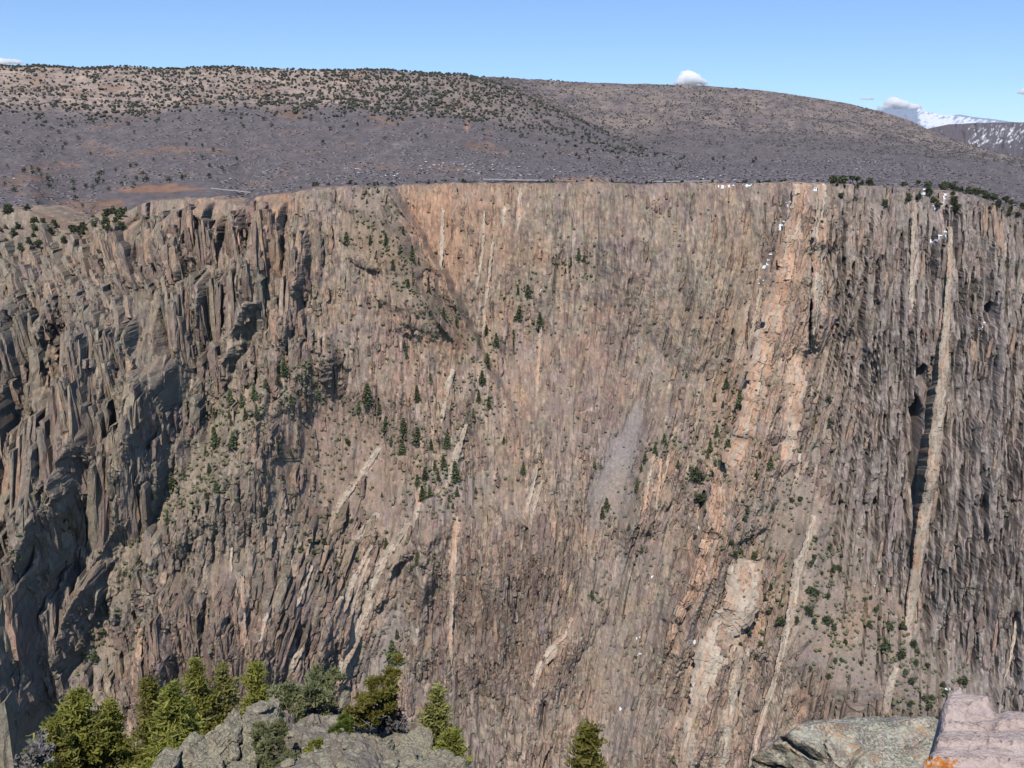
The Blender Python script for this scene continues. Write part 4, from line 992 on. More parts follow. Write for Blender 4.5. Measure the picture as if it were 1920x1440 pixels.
def small_crown(kind, seed, n):
    """crown of unit height"""
    g = np.random.default_rng(seed)
    if kind == 'fir':
        z = .08 + .92 * g.random(n) ** 1.25
        whorl = .75 + .35 * np.sin(z * 38 + g.random() * 6)
        R0 = .23 * (1 - z) ** .8 * whorl + .012
        th = g.random(n) * 2 * math.pi
        lob = 1 + .3 * np.sin(th * 3 + seed) * g.random()
        rr = R0 * np.sqrt(.15 + .85 * g.random(n)) * lob
        P = np.stack([rr * np.cos(th), rr * np.sin(th), z - .25 * rr], 1)
        d = np.stack([np.cos(th), np.sin(th), -.25 + .5 * g.normal(size=n)], 1) + .4 * g.normal(size=(n, 3))
        return quads(P, d, .10, .055, g)
    # rounded juniper: a few clumps of different size
    k = 9
    cz = .28 + .6 * g.random(k); ct = g.random(k) * 2 * math.pi; crd = .30 * np.sqrt(g.random(k)) * (1.15 - .6 * cz)
    C = np.stack([crd * np.cos(ct), crd * np.sin(ct), cz], 1); rad = .14 + .12 * g.random(k)
    i = g.integers(0, k, n)
    d = g.normal(size=(n, 3)); d /= np.linalg.norm(d, axis=1)[:, None]
    P = C[i] + d * (rad[i] * (.45 + .55 * g.random(n) ** .5))[:, None]
    P[:, 2] = np.clip(P[:, 2], .03, 1.0)
    return quads(P, d + .6 * g.normal(size=(n, 3)), .13, .10, g)
def tree_meshes(kind, count, n, mat, seed0):
    out = []
    for i in range(count):
        V, Fc = small_crown(kind, seed0 + i, n)
        cm = mesh_np('crown', V, Fc); cm.materials.append(mat)
        m = MB(); g = np.random.default_rng(seed0 + 50 + i)
        if kind == 'fir': m.tube((0, 0, -.08), (0, 0, .93), .022, .004, 5)
        else:
            m.tube((0, 0, -.1), (.02, 0, .3), .05, .035, 5)
            for k in range(4):
                a = g.random() * 6.28; m.tube((.02, 0, .25), (.2 * math.cos(a), .2 * math.sin(a), .6), .028, .008, 4)
        tm = m.mesh('trunk'); tm.materials.append(M_bark)
        out.append((tm, cm))
    return out
FIRS = tree_meshes('fir', 5, 420, M_fir, 300)
JUNS = tree_meshes('juniper', 5, 260, M_juniper, 330)
MESA = tree_meshes('juniper', 4, 110, M_mesatree, 360)
tr = np.random.default_rng(99)
def plant(name, proto, loc, h, wid, label, cat, group):
    tm, cm = proto
    e = bpy.data.objects.new(name, None); COL.objects.link(e)
    e.location = loc; e.scale = (h * wid, h * wid, h); e.rotation_euler = (0, 0, tr.random() * 6.28)
    e.empty_display_size = .2
    e['label'] = label; e['category'] = cat; e['group'] = group
    for nm, me in (('trunk', tm), ('crown', cm)):
        o = bpy.data.objects.new(nm, me); COL.objects.link(o); o.parent = e
    return e
WALL_TREES = [
 (713,573,14),(765,535,14),(770,598,14),(833,597,22),(858,610,22),(970,550,16),(989,555,22),(973,598,28),(1011,607,26),(1009,620,14),(912,627,20),(932,645,24),(963,645,28),(900,647,18),(915,688,28),
 (760,653,18),(763,670,18),(788,633,14),(783,750,32),(808,713,16),(688,757,40),(673,770,22),(712,772,18),(903,720,28),(897,753,24),(917,767,26),(890,778,18),(723,807,28),(758,820,40),(783,830,34),(735,833,18),
 (754,848,28),(810,840,20),(839,838,28),(832,877,28),(853,900,40),(815,880,20),(782,908,24),(795,897,24),(820,898,20),(792,937,30),(805,930,24),(983,887,24),(943,827,12),(1058,807,10),(1057,845,10),(1115,877,16),
 (857,928,20),(842,940,16),(892,925,14),(840,953,14),(850,952,12),(1130,970,24),(1137,953,22),(1180,993,14),(1245,830,20),(1228,853,22),(1208,867,20),(1202,883,16),(1193,920,28),(1270,877,18),(715,928,12),(653,830,10),
 (649,457,22),(695,457,18),(722,457,22),(687,363,10),(688,380,10),(707,360,10),(775,490,32),(755,438,16),(787,497,14),(752,472,16),(737,503,18),(708,483,14),(765,537,14),(1086,487,20),(1095,488,12),(1070,497,16),(990,557,16),(807,547,16),(1060,510,10),
 (1402,702,24),(1360,727,22),(1340,750,16),(1383,760,34),(1416,755,28),(1355,763,14),(1343,817,24),(1330,840,26),(1373,830,30),(1362,870,50),(1305,907,36),(1327,857,14),(1342,870,12),(1312,947,26),(1443,877,26),(1417,893,18),(1552,757,18),(1553,800,20),
 (1355,897,14),(1397,960,16),(1485,942,12),(1500,940,12),(1395,977,12),(1447,957,14),(1425,857,14),(1300,810,12),(1287,707,10),(1500,843,12),
 (1530,1017,14),(1555,1030,14),(1575,1045,10),(1522,1058,16),(1528,1048,12),(1562,1068,14),(1573,1075,18),(1543,1077,10),(1518,1113,16),(1532,1123,22),(1555,1118,12),(1515,1150,20),(1525,1170,16),(1463,1173,22),(1495,1167,14),(1553,1170,20),
 (1563,1180,14),(1623,1127,12),(1632,1120,10),(1643,1147,18),(1630,1177,16),(1649,1163,12),(1668,1180,20),(1690,1177,18),(1658,1217,26),(1688,1230,20),(1713,1213,16),(1585,1207,12),(1565,1245,14),(1578,1240,10),(1615,1245,12),(1717,1247,16),(1743,1253,14),
 (1720,1227,14),(1553,1270,12),(1520,1257,10),(1697,1265,14),(1710,1283,18),(1737,1290,12),(1765,1285,14),(1775,1303,14),(1805,1283,20),(1732,1313,14),(1747,1310,14),(1743,1327,14),(1707,1320,12),(1760,1353,18),(1692,1337,10),(1708,1340,10),
 (1433,1123,14),(1440,1153,14),(1423,1210,12),(1405,1193,14),(1387,1210,10),(1415,1050,18),(1438,1047,16),(1377,1040,14),(1387,1037,10),(1395,978,16),(1372,1020,12),(1300,1010,12),(1443,1107,16),
 (553,670,26),(530,700,34),(523,717,22),(500,723,18),(547,757,20),(597,747,24),(592,720,14),(433,760,34),(453,760,28),(477,753,36),(402,783,22),(430,783,18),(480,783,28),(460,787,24),(433,800,18),(405,837,40),(437,837,30),(387,853,20),
 (477,813,24),(523,847,22),(547,853,14),(323,917,34),(347,893,18),(373,897,14),(393,887,22),(407,917,22),(505,893,16),(530,900,14),(560,910,14),(367,940,14),(387,933,16),(477,927,14),(290,930,18),(313,980,20),(343,950,18),(120,980,12),(128,990,10),(588,853,12),(597,973,10),
 (583,1017,12),(608,1020,14),(563,1033,12),(588,1040,12),(573,1003,10),(630,1057,10),(258,1057,14),(235,1077,14),(247,1167,16),(193,1190,16),(220,1190,14),(175,1240,22),(33,1047,14),(70,1030,14),
 (783,1057,26),(770,1073,16),(722,1027,22),(660,980,12),(668,1050,12),(1108,1120,18),(1203,1033,14),(737,1237,44),(745,1193,18),(747,1240,26),(735,1270,16),(743,1140,14),(1262,1427,14),(1225,1223,12),(803,1050,8)]
ZONES = [  # name of the stand, test, kind
 ('slope', lambda u, v: 630 <= u < 900 and v < 560, 'fir', 'small dark fir on the brown spur left of the orange face', 'firs on the spur below the rim'),
 ('face', lambda u, v: 860 <= u < 1130 and v < 660, 'fir', 'narrow dark fir on a ledge of the big streaked face', 'firs on ledges of the streaked face'),
 ('spire', lambda u, v: 640 <= u < 880 and v < 785, 'fir', 'dark fir above the pale spire in the middle of the wall', 'firs above the pale spire'),
 ('gully', lambda u, v: 700 <= u < 880 and v < 860, 'fir', 'dark pointed fir at the top edge of the brown basin', 'firs along the basin edge'),
 ('ravine', lambda u, v: 700 <= u < 1000 and v < 960, 'fir', 'dark fir in the wooded ravine left of the grey scree', 'firs in the wooded ravine'),
 ('scree', lambda u, v: 1000 <= u < 1275 and v < 1060, 'fir', 'small conifer beside the grey scree chute', 'conifers beside the scree'),
 ('dike', lambda u, v: 1275 <= u < 1470 and v < 900, 'fir', 'dark fir in the gully left of the widest pale dike', 'firs beside the wide dike'),
 ('talus', lambda u, v: u >= 1455 and v > 990, 'juniper', 'round dark juniper on the brown talus below the right wall', 'junipers on the talus'),
 ('right', lambda u, v: u >= 1275, 'juniper', 'small juniper between the pale dikes of the right slope', 'junipers between the dikes'),
 ('leftwood', lambda u, v: 270 <= u < 640 and v < 990, 'fir', 'green fir in the slanting strip left of the basin', 'firs in the slanting strip'),
 ('lowleft', lambda u, v: u < 700, 'juniper', 'small green shrubby juniper on ledges of the lower left wall', 'junipers on the lower left wall'),
 ('lowmid', lambda u, v: True, 'fir', 'small conifer below the dark reddish face', 'conifers below the reddish face')]
tallest = {}
for i, (u, v, h) in enumerate(WALL_TREES):
    for zn in ZONES:
        if zn[1](u, v):
            if zn[0] not in tallest or h > WALL_TREES[tallest[zn[0]]][2]: tallest[zn[0]] = i
            break
for i, (u, v, h) in enumerate(WALL_TREES):
    zn = next(z for z in ZONES if z[1](u, v))
    p = wall_at(u, v)
    hm = h * p[1] / F * 1.0
    proto = (FIRS if zn[2] == 'fir' else JUNS)[tr.integers(0, 5)]
    lab = zn[3]
    if tallest[zn[0]] == i: lab = 'tallest ' + lab.replace('small ', '').replace('tallest ', '')
    plant('fir_tree' if zn[2] == 'fir' else 'juniper_tree', proto, p + np.array([0, -.3, -.4]), hm, tr.uniform(.9, 1.5) if zn[2] == 'fir' else tr.uniform(1.0, 1.4),
          lab, 'tree', zn[4])

# junipers along the far rim, each its own tree; the mass on the mesa is one wood
def put_ground(u, y):
    x, yy, z, v = ground_z(np.array([u]), np.array([y]))
    return np.array([x[0], yy[0], z[0]]), v[0]
rim_sets = [
 ('juniper in the green fringe along the right rim', 'junipers on the right rim', 54, lambda: (tr.uniform(1545, 1960), 657 + 26 * tr.random() ** 1.5), (3.2, 5.2)),
 ('juniper standing by the red road cut behind the left rim', 'junipers by the road cut', 42, lambda: (tr.uniform(0, 460), 745 + 130 * tr.random()), (3.6, 5.4)),
 ('small juniper on the edge of the middle rim', 'junipers on the middle rim', 44, lambda: (tr.uniform(560, 1540), 657 + 14 * tr.random()), (1.6, 3.0)),
 ('juniper scattered over the grey scrub plain', 'junipers on the scrub plain', 60, lambda: (tr.uniform(-30, 1500) ** 1.0, 900 + 230 * tr.random()), (3.4, 5.0)),
]
for lab, grp, cnt, f, hr in rim_sets:
    for k in range(cnt):
        u, y = f()
        p, _ = put_ground(u, y)
        plant('juniper_tree', JUNS[tr.integers(0, 5)] if y < 700 else MESA[tr.integers(0, 4)], p - np.array([0, 0, .2]), tr.uniform(*hr), tr.uniform(1.0, 1.5), lab, 'tree', grp)

for k in range(84):                          # trees on the ledge below the left rim and on the brow of the right rim
    if k < 60: u = tr.uniform(0, 240); v = tr.uniform(392, 480 - .2 * u); lab, grp = 'juniper on the wooded ledge at the left end of the rim', 'junipers on the left ledge'
    else: u = tr.uniform(1560, 1915); v = np.interp(u, ucol, vrim) + tr.uniform(2, 38); lab, grp = 'juniper in the green fringe along the right rim', 'junipers on the right rim'
    v = max(v, np.interp(u, ucol, vrim) + 2)
    plant('juniper_tree', JUNS[tr.integers(0, 5)], wall_at(u, v) + np.array([0, .2, -.3]), tr.uniform(3.0, 5.0), tr.uniform(1.0, 1.5), lab, 'tree', grp)

def cloud_of(name, protos, P, Hs, Ws, mat, kind='stuff', label=None, cat=None):
    """one mesh built of many copies of small crowns (unit height)"""
    Vs, Fs, off = [], [], 0
    g = np.random.default_rng(len(P))
    pick = g.integers(0, len(protos), len(P))
    for k, (V, Fc) in enumerate(protos):
        sel = np.flatnonzero(pick == k)
        if not len(sel): continue
        th = g.random(len(sel)) * 6.283
        c, s = np.cos(th)[:, None], np.sin(th)[:, None]
        x = V[None, :, 0] * c - V[None, :, 1] * s; y = V[None, :, 0] * s + V[None, :, 1] * c
        W = (Hs * Ws)[sel][:, None]
        X = np.stack([x * W, y * W, V[None, :, 2] * Hs[sel][:, None]], -1) + P[sel][:, None, :]
        nv = len(V)
        Fa = Fc[None] + (np.arange(len(sel)) * nv)[:, None, None] + off
        Vs.append(X.reshape(-1, 3)); Fs.append(Fa.reshape(-1, Fc.shape[1])); off += len(sel) * nv
    me = mesh_np(name, np.vstack(Vs), np.vstack(Fs))
    return link(name, me, mat, kind=kind, label=label, cat=cat)
# woods on the two mesas, thick where the photograph shows them dark
g = np.random.default_rng(404)
pts = []
u = g.uniform(-200, 1420, 60000); y = g.uniform(1080, 2320, 60000)
x, yy, z, v = ground_z(u, y)
nz = fbm(u / 40, v / 10, 3, 201)
front = sstep(1110, 1190, y + 60 * nz) * (y < 1478)
d1 = front * (.50 + .75 * np.exp(-((u - 740) / 180) ** 2) + .5 * np.exp(-((u - 250) / 60) ** 2 - ((v - 205) / 12) ** 2) + .8 * sstep(1385, 1440, y))
d1 = d1 * (1 - sstep(900, 1260, u + 200 * nz + (v - 200) * -.8))
d1 = d1 + .16 * sstep(930, 1120, y + 120 * nz) * (u < 1250) * (y < 1140)
d2 = np.where((y > 1650) & (u > 900), .10 * np.clip(.6 + 2 * nz, 0, 2), 0)
keep = g.random(60000) < np.clip((d1 + d2) * (.7 + 1.1 * nz), 0, 1) * .74
P = np.stack([x, yy, z - .3], 1)[keep]
def blobtree(seed, k=3):
    gg = np.random.default_rng(seed)
    t = (1 + 5 ** .5) / 2
    IV = np.array([(-1, t, 0), (1, t, 0), (-1, -t, 0), (1, -t, 0), (0, -1, t), (0, 1, t), (0, -1, -t), (0, 1, -t), (t, 0, -1), (t, 0, 1), (-t, 0, -1), (-t, 0, 1)], float) / 1.902
    IF = np.array([(0, 11, 5), (0, 5, 1), (0, 1, 7), (0, 7, 10), (0, 10, 11), (1, 5, 9), (5, 11, 4), (11, 10, 2), (10, 7, 6), (7, 1, 8), (3, 9, 4), (3, 4, 2), (3, 2, 6), (3, 6, 8), (3, 8, 9), (4, 9, 5), (2, 4, 11), (6, 2, 10), (8, 6, 7), (9, 8, 1)])
    Vs, Fs = [], []
    for i in range(k):
        r = gg.uniform(.24, .40); c = np.array([gg.uniform(-.2, .2), gg.uniform(-.2, .2), r + gg.uniform(0, .95 - 2 * r)])
        Vs.append(IV * (r * gg.uniform(.7, 1.25, (12, 1))) + c); Fs.append(IF + 12 * i)
    return np.vstack(Vs), np.vstack(Fs)
mini = [blobtree(500 + k) for k in range(8)]
n = len(P)
cloud_of('mesa_woodland', mini, P, g.uniform(1.7, 4.2, n), g.uniform(.95, 1.5, n), M_mesatree, label='dark juniper woodland dotting the slopes of the mesa', cat='woodland')
print('mesa trees', n)
u = g.uniform(880, 2000, 16000); y = g.uniform(1500, 2318, 16000)
x, yy, z, v = ground_z(u, y); nz = fbm(u / 40, v / 9, 3, 203)
kp = g.random(16000) < np.clip(.45 + 1.0 * nz, .05, 1)
P = np.stack([x, yy, z - .3], 1)[kp]; n = len(P)
FARB = (P, n)
# bare grey scrub over the plain
N = 24000
u = g.uniform(-250, 2150, N); t = g.random(N)
y = 665 * (2250 / 665) ** (t ** 1.0)
x, yy, z, v = ground_z(u, y)
nz = fbm(x / 60, yy / 60, 3, 205)
road_near = (yy < 700)
keep = (g.random(N) < np.clip(.75 + .8 * nz, .1, 1)) & ~((u > 190) & (u < 410) & (yy < 740)) & (y > 668)
sc_ = np.where(y > 1000, 1.2, 1.0)
P = np.stack([x, yy, z - .5], 1)[keep]; n = len(P)
mini2 = []
def dome(seed, nr=3, ns=5):
    gg = np.random.default_rng(seed)
    V = [(0, 0, .8 + .2 * gg.random())]
    for i in range(1, nr):
        for j in range(ns):
            a = (j + .5 * i) / ns * 6.283; r = math.sin(i / (nr - 1) * 1.45) * gg.uniform(.7, 1.1); V.append((r * math.cos(a), r * math.sin(a), math.cos(i / (nr - 1) * 1.5) * gg.uniform(.6, 1.1)))
    Fc = []
    for j in range(ns): Fc.append((0, 1 + j, 1 + (j + 1) % ns))
    for i in range(nr - 2):
        for j in range(ns):
            a = 1 + i * ns + j; b_ = 1 + i * ns + (j + 1) % ns; Fc += [(a, a + ns, b_ + ns), (a, b_ + ns, b_)]
    return np.array(V), np.array(Fc)
mini2 = [dome(600 + k) for k in range(5)]
cloud_of('oak_scrub', mini2, P, (g.uniform(.9, 1.9, N) * sc_)[keep], g.uniform(1.1, 1.9, n), M_scrub, label='bare grey oak scrub covering the plateau behind the rim', cat='scrub')
M_farbrush = mat_leaf('far_brush', (.11, .10, .09), (.145, .13, .118), (.18, .165, .15), .1, .4)
cloud_of('mesa_brush', mini2, FARB[0], g.uniform(1.0, 2.6, FARB[1]), g.uniform(.7, 1.2, FARB[1]), M_farbrush, label='dark low brush speckling the far rounded mesa', cat='brush')
# low shrubs clinging to the wall
N = 5200
u = g.uniform(20, 1910, N); v = 350 + 1080 * g.random(N)
rr_, cc_ = np.clip(((v - V0) / DV).astype(int), 0, NV - 1), np.clip(((u - U0) / DU).astype(int), 0, NU - 1)
dens = .22 + .55 * TALUS[rr_, cc_] + .5 * np.clip(fbm(u / 50, v / 40, 3, 207), 0, 1)
sel = (g.random(N) < dens) & (v > vrim[cc_] + 4)
sel &= soft(P_SCREE, 6)[rr_, cc_] < .2
P = wall_pts.reshape(NV, NU, 3)[rr_, cc_][sel] + np.array([0, -.1, -.2]); n = len(P)
cloud_of('cliff_scrub', mini2, P, g.uniform(.45, 1.25, n), g.uniform(.8, 1.2, n), M_shrub, label='low grey-green shrubs clinging all over the canyon wall', cat='shrubs')
# green brush that fills the wooded gullies around the firs
pts_ = []
for (u, v, h) in WALL_TREES:
    for k in range(9):
        uu, vv = u + g.normal() * 30, v + g.normal() * 20
        pts_.append(wall_at(uu, vv))
for pl, cnt, sp_ in (([(640, 630), (560, 720), (470, 810), (380, 900), (300, 980)], 320, 26), ([(1425, 680), (1370, 800), (1310, 950)], 130, 16), ([(890, 640), (900, 740), (840, 860), (800, 950)], 190, 22), ([(670, 400), (740, 470), (800, 560), (860, 640)], 170, 24),
                     ([(1500, 930), (1560, 1080), (1680, 1220), (1760, 1320)], 160, 40), ([(240, 1060), (190, 1180), (130, 1280)], 70, 18), ([(640, 790), (600, 900), (640, 1000)], 110, 40)):
    pl = np.array(pl, float)
    for k in range(cnt):
        f = g.random() * (len(pl) - 1); i = int(f); q = pl[i] + (pl[min(i + 1, len(pl) - 1)] - pl[i]) * (f - i)
        pts_.append(wall_at(q[0] + g.normal() * sp_, q[1] + g.normal() * sp_ * .7))
P = np.array(pts_) + np.array([0, -.2, -.2]); n = len(P)
M_brush = mat_leaf('green_brush', (.11, .125, .055), (.18, .185, .095), (.25, .24, .14), .15, .6)
cloud_of('gully_brush', mini, P, g.uniform(.6, 2.1, n), g.uniform(1.0, 1.6, n), M_brush, label='low green brush filling the wooded gullies of the wall', cat='brush')
print('veg', time.time() - T0)

# ================================================================ snow, road, clouds
def mat_plain(name, c0, c1, scale, rough=.8, bump=.3, dist=.05):
    t = NT(name); v = t.coord(); n = t.noise(v, scale, 4, .6)
    return t.bsdf(t.ramp(n, [(.3, c0), (.7, c1)]), rough, n, bump, dist, .2)
M_snow = mat_plain('old_snow', (.78, .80, .84), (.90, .91, .93), .8, .6)
g = np.random.default_rng(808)
SNOW = [(1480, 380, 6, 8), (1478, 415, 9, 10), (1464, 426, 9, 6), (1447, 475, 5, 4), (1436, 498, 5, 7), (1425, 526, 6, 6), (1442, 487, 4, 4), (1400, 349, 24, 3), (1362, 350, 14, 4), (1530, 356, 7, 6), (1540, 352, 5, 5),
        (1760, 386, 9, 8), (1766, 372, 6, 8), (1736, 360, 9, 6), (1770, 440, 9, 8), (1752, 452, 8, 4), (1850, 601, 6, 7), (1838, 616, 8, 4), (1825, 631, 7, 4), (1870, 702, 8, 3), (1306, 990, 6, 5), (1312, 996, 4, 4), (1297, 1206, 7, 6),
        (1200, 1196, 7, 5), (1196, 1226, 5, 5), (1222, 1080, 3, 10), (1618, 1040, 6, 10), (1636, 1100, 5, 7), (1780, 1290, 8, 5), (1690, 500, 3, 3), (1160, 1330, 6, 5), (1015, 545, 3, 3), (1070, 1345, 4, 3)]
sf = grid_faces(NV, NU); snv, snf, soff = [], [], 0
smask = np.zeros((NV, NU), bool)
brk = noise(UU / 4, VV / 3, 71) + .6 * noise(UU / 9, VV / 5, 72)
for (u, v, du, dv) in SNOW:
    q = ((PU - u + .6 * (PV - v)) / (du * 1.3)) ** 2 + ((PV - v) / (dv * 1.1)) ** 2
    smask |= (q < 1.1 + .9 * brk) & (brk > -.25)
fm = smask.ravel()[sf].all(1)
used, inv = np.unique(sf[fm], return_inverse=True)
snow_pts = wall_pts[used] + np.array([0, -.35, .2]); snow_fc = inv.reshape(-1, 4)
snow_quads = (snow_pts, snow_fc)
P = []
for (u, v, du, dv, n) in ((815, 310, 45, 8, 14), (880, 316, 20, 6, 16), (735, 332, 20, 6, 7), (940, 305, 60, 14, 10), (660, 318, 14, 8, 8), (1262, 290, 5, 8, 5), (1600, 316, 8, 12, 10), (1320, 330, 40, 6, 10), (1580, 280, 60, 14, 12), (980, 325, 90, 8, 14), (350, 335, 200, 12, 10)):
    for k in range(n):
        uu = u + g.normal() * du * .6; vv = v + g.normal() * dv * .6
        ys = np.linspace(672, 1120, 60)
        x, yy, z, vt = ground_z(np.full(60, uu), ys)
        i = int(np.argmin(np.abs(vt - vv)))
        P.append(np.array([x[i], yy[i], z[i] + .5]))
P = np.array(P); n = len(P)
cloud_of('snow', mini2, P, g.uniform(.2, .6, n), g.uniform(1.2, 3.0, n), M_snow, label='leftover white snow patches dotted among the plateau scrub', cat='snow')
link('snow', mesh_np('snow', *snow_quads), M_snow, kind='stuff', label='leftover white snow lodged in cracks of the canyon wall', cat='snow')

M_road = mat_plain('road_surface', (.20, .19, .19), (.28, .27, .26), .3)
M_rail = mat_plain('weathered_barrier', (.34, .33, .33), (.46, .45, .45), .4)
def strip(name, u0, u1, y, w, dz, h, mat, **kw):
    n = 60; u = np.linspace(u0, u1, n); yy = y + .6 * noise(u / 90, u * 0, 44)
    rows = []
    for off, lift in ((0, 0), (0, h), (w, h), (w, 0)):
        x, yw, z, _ = ground_z(u, yy)
        ln = np.linspace(0, 1, n); rows.append(np.stack([x, lerp(yw[0], yw[-1], ln) + off, (lerp(z[0], z[-1], ln) if 'barrier' in name else smooth1(z, 31)) + dz + lift], 1))
    V = np.array(rows).reshape(-1, 3)
    return link(name, mesh_np(name, V, grid_faces(4, n)), mat, **kw)
strip('road', -60, 480, 705, 7, .05, .12, M_road, kind='structure'); strip('road', 780, 1400, 672, 7, .05, .12, M_road, kind='structure')
strip('roadside_barrier', 35, 145, 700, .4, .2, .6, M_rail, label='low pale roadside barrier at the far left end of the rim', cat='barrier', group='barriers along the rim road')
strip('roadside_barrier', 395, 470, 700, .4, .2, .6, M_rail, label='short pale roadside barrier just right of the red road cut', cat='barrier', group='barriers along the rim road')
strip('roadside_barrier', 905, 1030, 668, .4, .8, .6, M_rail, label='pale roadside barrier above the middle of the big face', cat='barrier', group='barriers along the rim road')
strip('roadside_barrier', 1230, 1345, 668, .4, .8, .6, M_rail, label='pale roadside barrier just left of the snowy rim notch', cat='barrier', group='barriers along the rim road')

def ico(sub):
    t = (1 + 5 ** .5) / 2
    V = np.array([(-1, t, 0), (1, t, 0), (-1, -t, 0), (1, -t, 0), (0, -1, t), (0, 1, t), (0, -1, -t), (0, 1, -t), (t, 0, -1), (t, 0, 1), (-t, 0, -1), (-t, 0, 1)], float)
    Fc = [(0, 11, 5), (0, 5, 1), (0, 1, 7), (0, 7, 10), (0, 10, 11), (1, 5, 9), (5, 11, 4), (11, 10, 2), (10, 7, 6), (7, 1, 8), (3, 9, 4), (3, 4, 2), (3, 2, 6), (3, 6, 8), (3, 8, 9), (4, 9, 5), (2, 4, 11), (6, 2, 10), (8, 6, 7), (9, 8, 1)]
    V /= np.linalg.norm(V, axis=1)[:, None]; V = list(map(tuple, V))
    for _ in range(sub):
        mid = {}; nf = []
        def mp(a, b):
            k = (min(a, b), max(a, b))
            if k not in mid:
                p = (np.array(V[a]) + np.array(V[b])); p /= np.linalg.norm(p); V.append(tuple(p)); mid[k] = len(V) - 1
            return mid[k]
        for a, b, c in Fc:
            ab, bc, ca = mp(a, b), mp(b, c), mp(c, a); nf += [(a, ab, ca), (b, bc, ab), (c, ca, bc), (ab, bc, ca)]
        Fc = nf
    return np.array(V), np.array(Fc)
def n3(P, f, seed, octv=3):
    return (fbm(P[:, 0] * f + 3.1, P[:, 1] * f + P[:, 2] * f * .7, octv, seed) + fbm(P[:, 1] * f - 1.7, P[:, 2] * f + P[:, 0] * f * .6, octv, seed + 40) + fbm(P[:, 2] * f + 7.7, P[:, 0] * f - P[:, 1] * f * .5, octv, seed + 80)) / 1.7
t = NT('cloud_vapour'); pv = t.n('ShaderNodeVolumePrincipled'); pv.inputs['Color'].default_value = (1, 1, 1, 1); pv.inputs['Anisotropy'].default_value = 0.0
pv.inputs['Density'].default_value = .022; t.l(pv.outputs[0], t.out.inputs['Volume']); M_cloud = t.m
I2 = ico(2); I3 = ico(3)
def cloud(u, v, wpx, hpx, seed, label):
    y = 36000.0; px = y / F * 1.02
    c = at(u, v, y); gg = np.random.default_rng(seed); m = MB()
    for k in range(46):
        x = np.clip(gg.normal() * .62, -1.1, 1.1); env = (1 - abs(x) ** 2.2) * (.75 + .35 * math.sin(3.1 * x + seed))
        r = hpx * px * gg.uniform(.2, .4) * (.5 + .6 * env)
        zc = -.45 + .72 * gg.random() ** .9 * env
        V = I2[0] * (1 + .22 * n3(I2[0], 2.2, seed + k) + .10 * n3(I2[0], 6, seed + k))[:, None] * r
        V[:, 0] *= 1.7
        V = V + np.array([x * wpx * px * .44, gg.uniform(-1, 1) * hpx * px * .3, zc * hpx * px * .8])
        m.add(V, I2[1])
    o = link('cloud', m.mesh('cloud', True), M_cloud, label=label, cat='cloud', group='small clouds over the mesa')
    rm = o.modifiers.new('merge', 'REMESH'); rm.mode = 'VOXEL'; rm.voxel_size = hpx * px / 26
    o.location = c
cloud(1296, 146, 56, 22, 21, 'small white cloud peeking over the middle of the mesa')
cloud(1688, 193, 76, 21, 22, 'white cloud sitting above the snowy mountain')
cloud(10, 112, 60, 14, 23, 'thin white cloud at the left edge of the sky')
cloud(1626, 184, 26, 6, 24, 'tiny faint cloud left of the snowy mountain')
cloud(1918, 170, 20, 10, 25, 'tiny white cloud at the right edge of the sky')

# ================================================================ foreground: the near rim
def mat_nearrock(name, base, dark, lich, orange=0.0, scale=1.0):
    t = NT(name); v = t.coord()
    n1 = t.noise(v, 2.2 * scale, 6, .65); n2 = t.noise(v, 9 * scale, 5, .65); n4 = t.noise(v, 30 * scale, 3, .6)
    c = t.ramp(n1, [(.3, dark), (.55, base), (.75, tuple(min(1, k * 1.25) for k in base))])
    c = t.mix(t.ramp(n2, [(.46, 0.0), (.60, 1.0)]), c, lich)
    vo = t.voro(v, 13 * scale); spot = t.ramp(vo.outputs['Distance'], [(.18, 1.0), (.30, 0.0)])
    pick = t.ramp(t.noise(v, 4.5 * scale, 2, .5), [(.50, 0.0), (.60, 1.0)])
    c = t.mix(t.math('MULTIPLY', t.math('MULTIPLY', spot, pick), .8), c, (.50, .55, .42))
    if orange:
        vo2 = t.voro(v, 6 * scale); sp2 = t.ramp(vo2.outputs['Distance'], [(.16, 1.0), (.28, 0.0)])
        pk2 = t.ramp(t.noise(v, 3.1 * scale, 2, .5), [(.56, 0.0), (.64, 1.0)])
        c = t.mix(t.math('MULTIPLY', t.math('MULTIPLY', sp2, pk2), orange), c, (.55, .22, .06))
    c = t.mix(1.0, c, t.ramp(n4, [(.3, .82), (.7, 1.15)]), 'MULTIPLY')
    h = t.math('ADD', n1, t.math('MULTIPLY', n2, .5))
    return t.bsdf(c, .92, h, 1.0, .12 / scale, .15)
M_outcrop = mat_nearrock('lichened_outcrop', (.30, .245, .185), (.09, .075, .06), (.36, .36, .25), .5, 2.6)
M_brownrock = mat_nearrock('brown_outcrop', (.34, .25, .19), (.12, .085, .065), (.34, .31, .23), 0, 2.2)
M_rimsoil = mat_nearrock('rim_soil', (.25, .205, .17), (.13, .10, .085), (.29, .275, .215), 0, 2.0)

